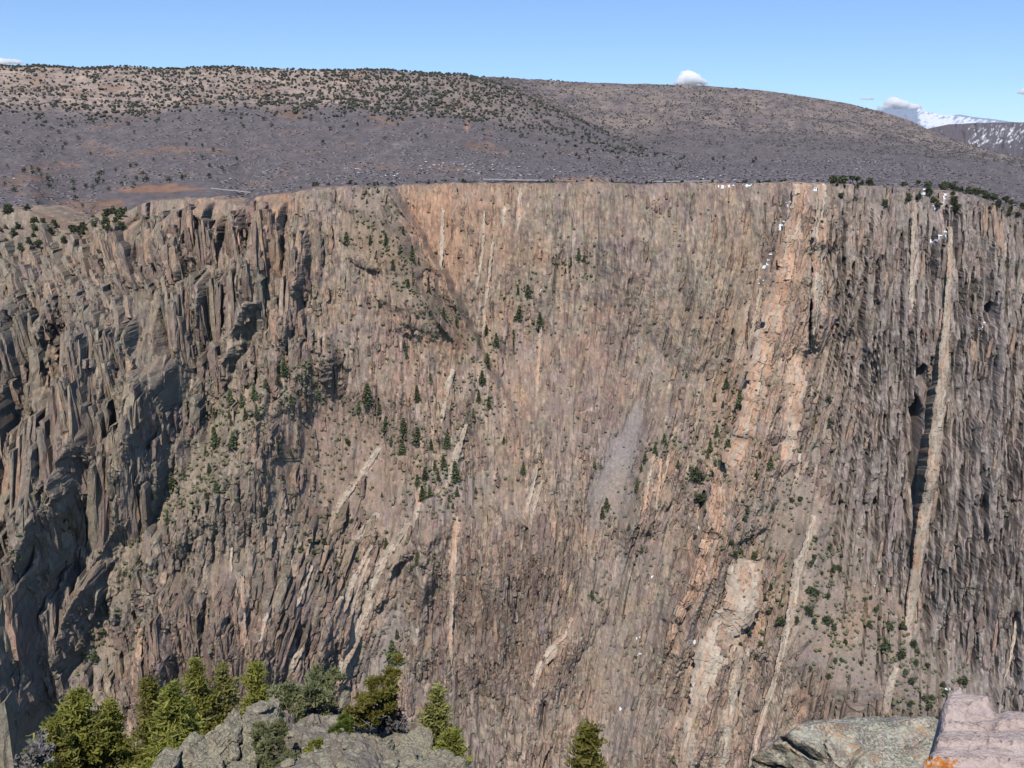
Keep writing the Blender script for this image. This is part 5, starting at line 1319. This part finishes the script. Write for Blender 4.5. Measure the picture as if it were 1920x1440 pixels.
VS = [(-300, 1440), (0, 1436), (100, 1432), (200, 1405), (280, 1410), (340, 1402), (420, 1376), (520, 1350), (600, 1326), (650, 1330), (700, 1350), (760, 1366), (820, 1388), (860, 1415), (890, 1460), (940, 1560), (1100, 1800), (2500, 2600)]
def near_z(x, y):
    ys = np.maximum(y, 6.0)
    u = 960 + F * x * .912 / ys
    zr = ray(u, np.minimum(tab(u, VS), 1650))[1] * 21.0
    low = np.clip((tab(u, VS) - 1500) / 300, 0, 1) * 14
    spur = zr - low + (21 - y) * .34 - np.maximum(y - 21, 0) * 1.5 + .35 * fbm(x / 1.3, y / 1.3, 4, 401)
    ledge = -2.36 - np.maximum(y - 4.3, 0) * (1.0 + .05 * np.clip(-x, 0, 10)) + .12 * fbm(x / .8, y / .8, 3, 402) - np.maximum(y - 20, 0) * 1.4
    ledge = np.where(y < 2.4, np.maximum(ledge, -1.72 - .3 * sstep(1.2, 2.4, y)), ledge)
    return np.maximum(np.minimum(spur, ledge + 14 * sstep(8, 15, y)), ledge)
gx = np.r_[np.linspace(-28, -13, 40)[:-1], np.linspace(-13, 0, 210)[:-1], np.linspace(0, 16, 40)]; gy = np.r_[np.linspace(-8, 14, 60)[:-1], np.linspace(14, 23, 150)[:-1], np.linspace(23, 40, 40)]
GX, GY = np.meshgrid(gx, gy)
GZ = near_z(GX, GY)
GZ = GZ + (GY > 12) * (.14 * bricks(GX * 3 + 2 * GY, GY * 3 - GX, 1.4, 2.6, 421)[0] + .10 * bricks(GX * 3 - GY, GY * 3 + GX, .7, 1.1, 422)[0])
GZ = np.minimum(GZ, np.where(GY > 1.5, ray(0, 1462)[1] * GY + np.where((GX < 0) & (GY > 12), 99, 0), 99))
def nz1(x, y):
    return float(np.minimum(near_z(np.array([x]), np.array([y])), np.where((x < 0) & (y > 12), 99, ray(0, 1462)[1] * y))[0])
link('rim_ground', mesh_np('rim_ground', np.stack([GX, GY, GZ], -1).reshape(-1, 3), grid_faces(len(gy), len(gx))[:, ::-1], False), M_rimsoil, kind='structure')

def rock_mesh(name, dims, seed, sub=4, planes=14, rough=.10, boxy=.75):
    V, Fc = I5 if sub == 5 else I4 if sub == 4 else I3
    gg = np.random.default_rng(seed)
    p = V / (np.abs(V) ** 4).sum(1)[:, None] ** .25 * boxy + V * (1 - boxy)
    for k in range(planes):
        nrm = gg.normal(size=3); nrm /= np.linalg.norm(nrm); d = gg.uniform(.62, .92)
        ex = np.maximum(p @ nrm - d, 0); p = p - ex[:, None] * nrm * .94
    p = p * (1 + rough * n3(p, 1.7, seed) + rough * .5 * n3(p, 5.0, seed + 3))[:, None]
    crk = np.abs(n3(p, 1.1, seed + 9, 2)); p = p * (1 - .10 * (1 - sstep(0, .07, crk)))[:, None]
    return mesh_np(name, p * np.array(dims), Fc, False)
I4 = ico(4); I5 = ico(5)
def base_empty(name, loc, label, cat, group=None):
    e = bpy.data.objects.new(name, None); COL.objects.link(e); e.location = loc; e.empty_display_size = .3
    e['label'] = label; e['category'] = cat
    if group: e['group'] = group
    return e
def outcrop(name, origin, label, rocks, mat, seed):
    e = base_empty(name, origin, label, 'rock'); gg = np.random.default_rng(seed)
    for i, (u, v, y, w, h, dep, m2, tz) in enumerate(rocks):
        px = y / F * 1.1
        me = rock_mesh('rock', (w * px * .5, dep, h * px * .5), seed + i, 5 if w * h > 3000 else 4, 22, .16, .7)
        o = link('rock', me, m2 or mat, e)
        o.location = at(u, v, y) - Vector(origin)
        o.rotation_euler = (gg.normal() * .12, tz, gg.normal() * .25)
    return e
o1 = at(460, 1430, 18); o1.z = nz1(o1.x, o1.y)
outcrop('rock_outcrop', o1, 'jagged grey lichened rock outcrop rising between the young firs', [
    (470, 1372, 18.0, 84, 92, .55, None, .25), (436, 1372, 17.8, 60, 70, .5, None, .3), (500, 1345, 18.6, 50, 50, .45, None, .1), (528, 1372, 18.9, 42, 92, .5, M_brownrock, .02), (548, 1380, 19.1, 26, 76, .4, M_brownrock, -.05),
    (405, 1398, 17.4, 60, 60, .5, None, .3), (364, 1420, 17.0, 66, 54, .5, None, .25), (312, 1440, 16.4, 60, 44, .45, None, .1), (432, 1424, 17.2, 50, 60, .45, None, .2), (470, 1422, 17.3, 46, 60, .45, None, 0), (395, 1446, 16.6, 70, 50, .5, None, .2),
    (504, 1424, 17.5, 40, 64, .4, M_brownrock, 0), (486, 1328, 18.4, 52, 22, .4, None, -.1), (448, 1448, 16.6, 60, 40, .4, None, .1)], M_outcrop, 900)
o2 = at(600, 1430, 18); o2.z = nz1(o2.x, o2.y)
outcrop('broken_ledge', o2, 'broken brown and pink rock ledge below the spreading pinyon', [
    (572, 1372, 19.2, 44, 70, .5, M_brownrock, .1), (604, 1392, 18.8, 40, 50, .45, M_brownrock, 0), (630, 1398, 18.6, 26, 74, .4, None, .05), (586, 1424, 18.0, 50, 50, .45, M_brownrock, .1), (628, 1440, 17.8, 46, 50, .45, None, 0), (604, 1296, 21.0, 44, 30, .4, None, .1), (646, 1312, 20.8, 26, 40, .4, None, 0), (560, 1300, 21.0, 50, 26, .4, None, 0)], M_outcrop, 930)
o3 = at(760, 1430, 18); o3.z = nz1(o3.x, o3.y)
outcrop('slab_outcrop', o3, 'low tilted grey-green rock slabs behind the lone narrow fir', [
    (690, 1378, 19.6, 80, 26, .6, None, -.3), (735, 1392, 19.2, 90, 28, .6, None, -.35), (780, 1408, 18.8, 80, 30, .6, None, .3), (826, 1424, 18.4, 70, 30, .5, None, .3), (700, 1418, 18.4, 90, 30, .6, None, -.4), (752, 1436, 17.8, 90, 36, .6, None, -.3),
    (664, 1404, 18.9, 56, 30, .5, None, -.2), (806, 1446, 17.6, 80, 36, .5, None, .2), (716, 1358, 20.2, 70, 22, .5, None, .2), (680, 1444, 17.6, 70, 40, .5, None, -.2), (852, 1440, 18.0, 40, 34, .4, None, .3)], M_outcrop, 960)

# lichened boulder and the pink slab at the right, close to the lens
def mat_boulder():
    t = NT('lichen_boulder'); v = t.coord()
    n1 = t.noise(v, 5, 6, .65); n2 = t.noise(v, 16, 5, .7); n4 = t.noise(v, 60, 3, .6)
    c = t.ramp(n1, [(.3, (.20, .175, .15)), (.48, (.36, .285, .215)), (.62, (.42, .35, .27)), (.78, (.31, .29, .25))])
    for sc, thr, colr, seed, k in ((20, .47, (.40, .43, .32), 0, .8), (34, .47, (.50, .52, .42), 3, .85), (24, .56, (.50, .37, .29), 7, .7), (22, .61, (.50, .26, .11), 11, .7), (40, .48, (.13, .12, .11), 17, .75)):
        mp = t.n('ShaderNodeMapping'); mp.inputs['Location'].default_value = (seed * 1.7, seed * .9, seed * .3)
        t.l(v, mp.inputs['Vector'])
        sp = t.ramp(t.noise(mp.outputs[0], sc * 1.6, 5, .68), [(.50, 0.0), (.535, 1.0)])
        pk = t.ramp(t.noise(mp.outputs[0], 4.5, 3, .6), [(thr - .06, 0.0), (thr + .02, 1.0)])
        c = t.mix(t.math('MULTIPLY', t.math('MULTIPLY', sp, pk), k), c, colr)
    c = t.mix(1.0, c, t.ramp(n4, [(.3, .8), (.7, 1.15)]), 'MULTIPLY')
    return t.bsdf(c, .9, t.math('ADD', n1, t.math('MULTIPLY', n2, .6)), .8, .03, .15)
M_boulder = mat_boulder()
bc = at(1590, 1440, 5.55)
me = rock_mesh('lichen_boulder', (.66, .50, .42), 77, 5, 12, .14, .6)
bo = link('lichen_boulder', me, M_boulder, label='rounded boulder blotched with pale green and orange lichen, beside pink slab', cat='boulder')
bo.location = bc + Vector((0.02, 0, -.03)); bo.rotation_euler = (.1, .05, .2)
def mat_slab():
    t = NT('pink_slab_rock'); v = t.coord()
    n1 = t.noise(v, 3, 5, .6); n2 = t.noise(t.coord((1, 4, 4)), 3.5, 4, .6); n4 = t.noise(v, 90, 3, .6)
    c = t.ramp(n1, [(.3, (.50, .38, .335)), (.5, (.58, .455, .40)), (.7, (.62, .51, .45))])
    c = t.mix(t.math('MULTIPLY', t.ramp(n2, [(.5, 0.0), (.7, 1.0)]), .5), c, (.44, .37, .38))
    c = t.mix(t.math('MULTIPLY', t.ramp(t.noise(v, 2.2, 4, .6), [(.56, 0.0), (.66, 1.0)]), .4), c, (.60, .46, .33))
    mp = t.coord((1, 1.9, 1))
    vo = t.voro(mp, 13); sp = t.ramp(t.math('ADD', vo.outputs['Distance'], t.math('MULTIPLY', t.noise(mp, 28, 3, .7), .35)), [(.24, 1.0), (.30, 0.0)])
    pk = t.ramp(t.noise(v, 5, 2, .5), [(.50, 0.0), (.54, 1.0)])
    c = t.mix(t.math('MULTIPLY', sp, pk), c, (.10, .085, .085))
    ck = t.voro(t.coord((1, 1.6, 1)), 5, 'DISTANCE_TO_EDGE'); c = t.mix(t.math('MULTIPLY', t.ramp(t.math('ADD', ck.outputs['Distance'], t.math('MULTIPLY', n4, .06)), [(.030, 1.0), (.050, 0.0)]), .45), c, (.24, .19, .18))
    n5 = t.noise(v, 26, 5, .7); c = t.mix(1.0, c, t.ramp(n5, [(.32, .78), (.5, 1.0), (.7, 1.12)]), 'MULTIPLY')
    for (lu, lv_, lr_) in ((1746, 1431, .022), (1770, 1436, .030), (1785, 1425, .018), (1790, 1438, .018)):      # orange lichen rosettes
        px_, py_ = onplane(lu, lv_)
        gm = t.n('ShaderNodeVectorMath', operation='DISTANCE'); sp_ = t.n('ShaderNodeSeparateXYZ'); cb_ = t.n('ShaderNodeCombineXYZ')
        t.l(v, sp_.inputs[0]); t.l(sp_.outputs[0], cb_.inputs[0]); t.l(sp_.outputs[1], cb_.inputs[1]); t.l(cb_.outputs[0], gm.inputs[0]); gm.inputs[1].default_value = (px_, py_, 0)
        dd_ = t.math('ADD', gm.outputs['Value'], t.math('MULTIPLY', t.math('SUBTRACT', t.noise(v, 60, 4, .75), .5), .10))
        c = t.mix(t.ramp(dd_, [(lr_ * .75, 1.0), (lr_, 0.0)]), c, t.ramp(n5, [(.35, (.40, .12, .02)), (.65, (.72, .27, .05))]))
    c = t.mix(1.0, c, t.ramp(n4, [(.3, .88), (.7, 1.08)]), 'MULTIPLY')
    return t.bsdf(c, .85, t.math('ADD', n1, t.math('MULTIPLY', n5, .8)), 1.0, .03, .2)
ZP = -2.12
def onplane(u, v, z=ZP):
    a, b = ray(u, v); y = z / float(b); return (float(a) * y, y)
outl = [onplane(*p) for p in ((1722, 1440), (1752, 1390), (1768, 1345), (1768, 1318), (1776, 1304), (1800, 1301), (1850, 1311), (1862, 1324), (1870, 1329), (1880, 1323), (1930, 1326), (2050, 1330))] + [(3.2, 3.6), (3.2, 2.6), (1.25, 2.6), (1.30, 3.0)]
nx, ny = 210, 190
sx = np.linspace(1.0, 3.4, nx); sy = np.linspace(2.4, 4.5, ny)
SX, SY = np.meshgrid(sx, sy)
sd = poly_sd(SX + .012 * fbm(SX * 14, SY * 14, 3, 501), SY + .012 * fbm(SX * 14, SY * 14, 3, 502), outl)
lay = SY * 7.5 + 1.1 * fbm(SX * 1.6, SY * 1.5, 3, 503); lf = lay - np.floor(lay)
top = ZP + .022 * (1 - sstep(.0, .16, lf)) - .012 * lf + .022 * fbm(SX * 2.5, SY * 4, 3, 504) + .010 * fbm(SX * 9, SY * 14, 3, 506) + .005 * fbm(SX * 30, SY * 30, 3, 505)
lip = poly_sd(SX, SY, [onplane(*p) for p in ((1766, 1346), (1766, 1312), (1776, 1303), (1800, 1300), (1850, 1310), (1862, 1322), (1860, 1338), (1800, 1343))])
top = top + .035 * sstep(-.015, .02, lip) - .03 * (1 - sstep(0, .012, np.abs(lip + .02))) * (sd > .03)
pit = np.hypot(SX - onplane(1856, 1359)[0], (SY - onplane(1856, 1359)[1]) * .7)
top = top - .04 * (1 - sstep(.012, .028, pit))
fall = np.where(sd > 0, -.02 * (1 - sstep(0, .03, sd)) ** 2, -.02 + sd * 6.0)
SZ = np.maximum(top + fall, ZP - .9)
slab_me = mesh_np('pink_slab', np.stack([SX, SY, SZ], -1).reshape(-1, 3), grid_faces(ny, nx)[:, ::-1], True)
ps = link('pink_slab', slab_me, mat_slab(), label='smooth pale pink rock slab with dark pits in the bottom right corner', cat='rock')
print('rocks', time.time() - T0)

# ---------------------------------------------------------------- foreground trees
M_fgfir = mat_leaf('young_fir_needles', (.20, .205, .045), (.38, .375, .085), (.50, .47, .15), .55, 2.2)
M_fgfir2 = mat_leaf('yellowing_fir_needles', (.19, .185, .06), (.35, .33, .11), (.46, .43, .17), .5, 2.2)
M_pinyon = mat_leaf('pinyon_needles', (.15, .16, .075), (.28, .285, .14), (.38, .37, .20), .45, 2.2)
M_yellow = mat_leaf('golden_pinyon_needles', (.17, .17, .035), (.32, .31, .07), (.44, .40, .12), .45, 2.2)
M_bright = mat_leaf('bright_shrub', (.07, .12, .02), (.15, .22, .04), (.25, .33, .08), .3, 2.2)
M_grey = mat_leaf('grey_brush', (.16, .145, .14), (.25, .23, .22), (.34, .31, .30), .2, 2.2)
M_dead = mat_bark('dead_wood', (.20, .18, .165), (.36, .33, .31), 14)
M_fgbark = mat_bark('near_bark', (.08, .06, .045), (.20, .16, .13), 14)
def big_tree(name, u, vtop, y, R, label, kind='fir', mat=None, n_sprig=9, seed=0, H=None, lean=0.0, spread=1.0, cat='tree', group='young trees on the near rim', dead=5):
    gg = np.random.default_rng(seed)
    tip = at(u, vtop, y); bz = nz1(tip.x, tip.y)
    H = H or max(tip.z - bz, .5)
    e = base_empty(name, (tip.x, tip.y, tip.z - H), label, cat, group)
    wood = MB(); dd = MB()
    k = 7; xs = np.cumsum(gg.normal(size=(k + 1, 2)) * .012 * H, 0); xs -= xs[-1]
    trunk = [np.array([xs[i][0] + lean * (i / k - 1), xs[i][1], H * i / k - (.15 if i == 0 else 0)]) for i in range(k + 1)]
    r0 = .028 * H + .01
    wood.path(trunk, r0, r0 * .12, 6)
    tp = np.array(trunk)
    def on_trunk(f):
        return np.array([np.interp(f, np.linspace(0, 1, k + 1), tp[:, j]) for j in range(3)])
    Ps, Ds = [], []
    if kind == 'fir':
        nb = int(60 + 42 * H)
        for i in range(nb):
            f = gg.uniform(.08, .985) ** .9
            b0 = on_trunk(f); az = gg.random() * 6.283
            L = R * ((1 - f) ** .75 * 1.05 + .05) * gg.uniform(.55, 1.15) * (1 + .25 * math.sin(az * 2 + seed))
            up = gg.uniform(-.05, .55)
            d = np.array([math.cos(az), math.sin(az), up]); d /= np.linalg.norm(d)
            nseg = max(int(L / .07), 2)
            b1 = b0 + d * L + np.array([0, 0, .08 * L])
            wood.tube(b0, b1, .010 + .008 * L, .003, 4)
            for s in range(nseg):
                fs = .25 + .75 * (s + gg.random()) / nseg
                p = b0 + (b1 - b0) * fs
                q = n_sprig
                sp = gg.normal(size=(q, 3)) * np.array([.055, .055, .045]) * spread
                Ps.append(p + sp); Ds.append(d + gg.normal(size=(q, 3)) * .7 + np.array([0, 0, .25]))
        for i in range(dead):
            f = gg.uniform(.1, .8); b0 = on_trunk(f); az = gg.random() * 6.283; L = R * (1.15 - f) * gg.uniform(.7, 1.2)
            p1 = b0 + np.array([math.cos(az), math.sin(az), .2]) * L * .6; p2 = p1 + np.array([math.cos(az + .5), math.sin(az + .5), .5]) * L * .4
            dd.path([b0, p1, p2], .012, .003, 4)
    else:
        nb = 15
        for i in range(nb):
            f = gg.uniform(.25, .95); b0 = on_trunk(f); az = gg.random() * 6.283
            L = R * gg.uniform(.5, 1.0)
            c1 = b0 + np.array([math.cos(az) * L * .55, math.sin(az) * L * .55, gg.uniform(-.05, .25) * R]); c2 = c1 + np.array([math.cos(az + .4) * L * .4, math.sin(az + .4) * L * .4, gg.uniform(.0, .35) * R])
            wood.path([b0, c1, c2], .02 + .012 * H, .006, 5)
            for c in (c1, c2, (c1 + c2) / 2, c2 + gg.normal(size=3) * .16 * R, c2 + gg.normal(size=3) * .2 * R):
                if gg.random() < .15: continue
                rad = R * gg.uniform(.13, .25); q = int(n_sprig * 13)
                d = gg.normal(size=(q, 3)); d /= np.linalg.norm(d, axis=1)[:, None]
                Ps.append(c + d * (rad * gg.random(q) ** .45)[:, None] * np.array([1.1, 1.1, .75])); Ds.append(d + gg.normal(size=(q, 3)) * .5 + np.array([0, 0, .4]))
        for i in range(dead):
            f = gg.uniform(.1, .7); b0 = on_trunk(f); az = gg.random() * 6.283; L = R * gg.uniform(.6, 1.1)
            p1 = b0 + np.array([math.cos(az) * .6, math.sin(az) * .6, gg.uniform(-.2, .2)]) * L; p2 = p1 + gg.normal(size=3) * L * .3
            dd.path([b0, p1, p2], .022, .004, 4)
            for _ in range(3): dd.tube(p1, p1 + gg.normal(size=3) * L * .3, .008, .002, 3)
    tk = link('trunk', wood.mesh('trunk'), M_fgbark, e)
    if dead: link('dead_branches', dd.mesh('dead_branches'), M_dead, tk)
    P = np.vstack(Ps); Dr = np.vstack(Ds)
    V, Fc = quads(P, Dr, .10, .03, gg)
    link('crown', mesh_np('crown', V, Fc), mat or M_fgfir, e)
    return e
big_tree('fir_tree', 140, 1297, 19, .95, 'bushy yellow-green fir, leftmost tall tree of the near rim', seed=1, mat=M_fgfir, H=2.9)
big_tree('fir_tree', 205, 1312, 19.5, .7, 'shorter fir leaning on the right side of the leftmost fir', seed=2, H=2.6)
big_tree('fir_tree', 96, 1352, 18.0, .55, 'low green fir in front of the leftmost tall fir', seed=3, H=1.9)
big_tree('fir_tree', 66, 1384, 16.5, .40, 'small dark green fir at the bottom left corner', seed=4, H=1.5)
big_tree('fir_tree', 320, 1282, 17.6, .98, 'widest bright green fir left of the grey outcrop', seed=5, H=3.1)
big_tree('fir_tree', 277, 1272, 18.4, .5, 'slim fir tip poking up left of the widest fir', seed=6, H=2.9)
big_tree('fir_tree', 367, 1237, 20.5, .62, 'tall dark fir rising behind the widest fir', seed=7, H=3.2)
big_tree('fir_tree', 416, 1246, 21.0, .66, 'thin brownish-yellow fir between two greener firs', seed=8, mat=M_fgfir2, H=2.9, n_sprig=6)
big_tree('fir_tree', 480, 1243, 20.6, .52, 'dense green fir standing behind the grey outcrop', seed=9, H=1.9)
big_tree('pinyon_tree', 590, 1280, 20.2, .66, 'spreading grey-green pinyon on top of the broken ledge', 'pinyon', M_pinyon, seed=11, H=1.15, dead=6, n_sprig=9)
big_tree('pinyon_tree', 706, 1284, 19.2, .52, 'golden pinyon with bare twisted grey trunk', 'pinyon', M_yellow, seed=12, H=1.15, dead=12, n_sprig=8)
big_tree('fir_tree', 820, 1292, 19.6, .42, 'lone narrow yellow-green fir beside the low slabs', seed=13, mat=M_fgfir2, H=1.45)
big_tree('fir_tree', 846, 1372, 18.8, .30, 'small green fir at the foot of the lone narrow fir', seed=14, H=.75, dead=2)
big_tree('juniper_tree', 1102, 1366, 13.6, .62, 'bushy green juniper cut by the bottom edge of the picture', seed=15, H=3.0, n_sprig=11, dead=8)
big_tree('pinyon_shrub', 505, 1358, 17.2, .30, 'sparse yellow-green pinyon shrub growing on the grey outcrop', 'pinyon', M_pinyon, seed=16, H=.75, dead=6, n_sprig=5, cat='shrub', group='shrubs on the near rim')
big_tree('pinyon_shrub', 520, 1398, 16.6, .32, 'pinyon shrub at the foot of the grey outcrop', 'pinyon', M_pinyon, seed=17, H=.7, dead=6, n_sprig=5, cat='shrub', group='shrubs on the near rim')
big_tree('green_shrub', 642, 1352, 18.4, .2, 'small bright green shrub between ledge and golden pinyon', 'pinyon', M_bright, seed=18, H=.4, dead=0, n_sprig=6, cat='shrub', group='shrubs on the near rim')
big_tree('pinyon_shrub', 600, 1408, 17.2, .24, 'olive shrub at the bottom of the broken ledge', 'pinyon', M_yellow, seed=19, H=.45, dead=3, n_sprig=5, cat='shrub', group='shrubs on the near rim')
big_tree('grey_bush', 56, 1402, 15.4, .34, 'leafless pale grey bush at the bottom left corner', 'pinyon', M_grey, seed=20, H=.5, dead=14, n_sprig=1, cat='shrub', group='shrubs on the near rim')
big_tree('grey_bush', 742, 1338, 19.4, .30, 'leafless grey bush right of the golden pinyon', 'pinyon', M_grey, seed=22, H=.5, dead=14, n_sprig=1, cat='shrub', group='shrubs on the near rim')
sn = link('snow_patch', rock_mesh('snow_patch', (.08, .11, .02), 5, 3, 4, .2, .3), M_snow, label='small leftover snow patch under the spreading pinyon', cat='snow')
sn.location = at(566, 1306, 20.3)
# loose stones strewn over the near slope
g = np.random.default_rng(77)
N = 900; xs_ = g.uniform(-12.5, -.2, N); ys_ = g.uniform(15, 21.5, N)
lowv, lowf = ico(1); protos = []
for k in range(5):
    vv = lowv * (1 + .45 * n3(lowv, 1.4, 720 + k))[:, None] * np.array([1, .9, .65]); protos.append((vv, lowf))
P = np.stack([xs_, ys_, np.array([nz1(a, b) for a, b in zip(xs_, ys_)]) + .02], 1)
cloud_of('rubble', protos, P, .03 + .13 * g.random(N) ** 2.5, np.full(N, 1.2), M_outcrop, label='loose grey stones strewn over the near slope', cat='rubble')
print('foreground', time.time() - T0)

# ---------------------------------------------------------------- thin haze over the whole place
t = NT('thin_haze'); pv = t.n('ShaderNodeVolumePrincipled')
pv.inputs['Color'].default_value = (.86, .92, 1.0, 1); pv.inputs['Density'].default_value = 1.0e-5; pv.inputs['Anisotropy'].default_value = 0.0
t.l(pv.outputs[0], t.out.inputs['Volume'])
hx, hy0, hy1, hz0, hz1 = 33000.0, -2000.0, 32500.0, -642.0, 1950.0
hv = np.array([(sx_ * hx, yy_, zz_) for sx_ in (-1, 1) for yy_ in (hy0, hy1) for zz_ in (hz0, hz1)], float)
hf = np.array([(0, 1, 3, 2), (4, 6, 7, 5), (0, 4, 5, 1), (2, 3, 7, 6), (0, 2, 6, 4), (1, 5, 7, 3)])
link('haze', mesh_np('haze', hv, hf), t.m, kind='stuff', label='thin pale blue haze in the air over the canyon', cat='haze')

# ---------------------------------------------------------------- tell alike trees apart by their place along their stand
ONES = 'zeroth first second third fourth fifth sixth seventh eighth ninth tenth eleventh twelfth thirteenth fourteenth fifteenth sixteenth seventeenth eighteenth nineteenth'.split()
TENS = {2: ('twentieth', 'twenty'), 3: ('thirtieth', 'thirty'), 4: ('fortieth', 'forty'), 5: ('fiftieth', 'fifty'), 6: ('sixtieth', 'sixty'), 7: ('seventieth', 'seventy'), 8: ('eightieth', 'eighty'), 9: ('ninetieth', 'ninety')}
def ordinal(n):
    if n < 20: return ONES[n]
    return TENS[n // 10][0] if n % 10 == 0 else TENS[n // 10][1] + '-' + ONES[n % 10]
same = {}
for ob in S.objects:
    if ob.parent is None and ob.get('label') and ob.get('group') and ob.type == 'EMPTY': same.setdefault(ob['label'], []).append(ob)
for lab, obs in same.items():
    if len(obs) < 2: continue
    obs.sort(key=lambda ob: float(project(ob.location.x, ob.location.y, ob.location.z)[0]))
    for i, ob in enumerate(obs): ob['label'] = lab + ', ' + ordinal(i + 1) + ' from left'
print('done', time.time() - T0)
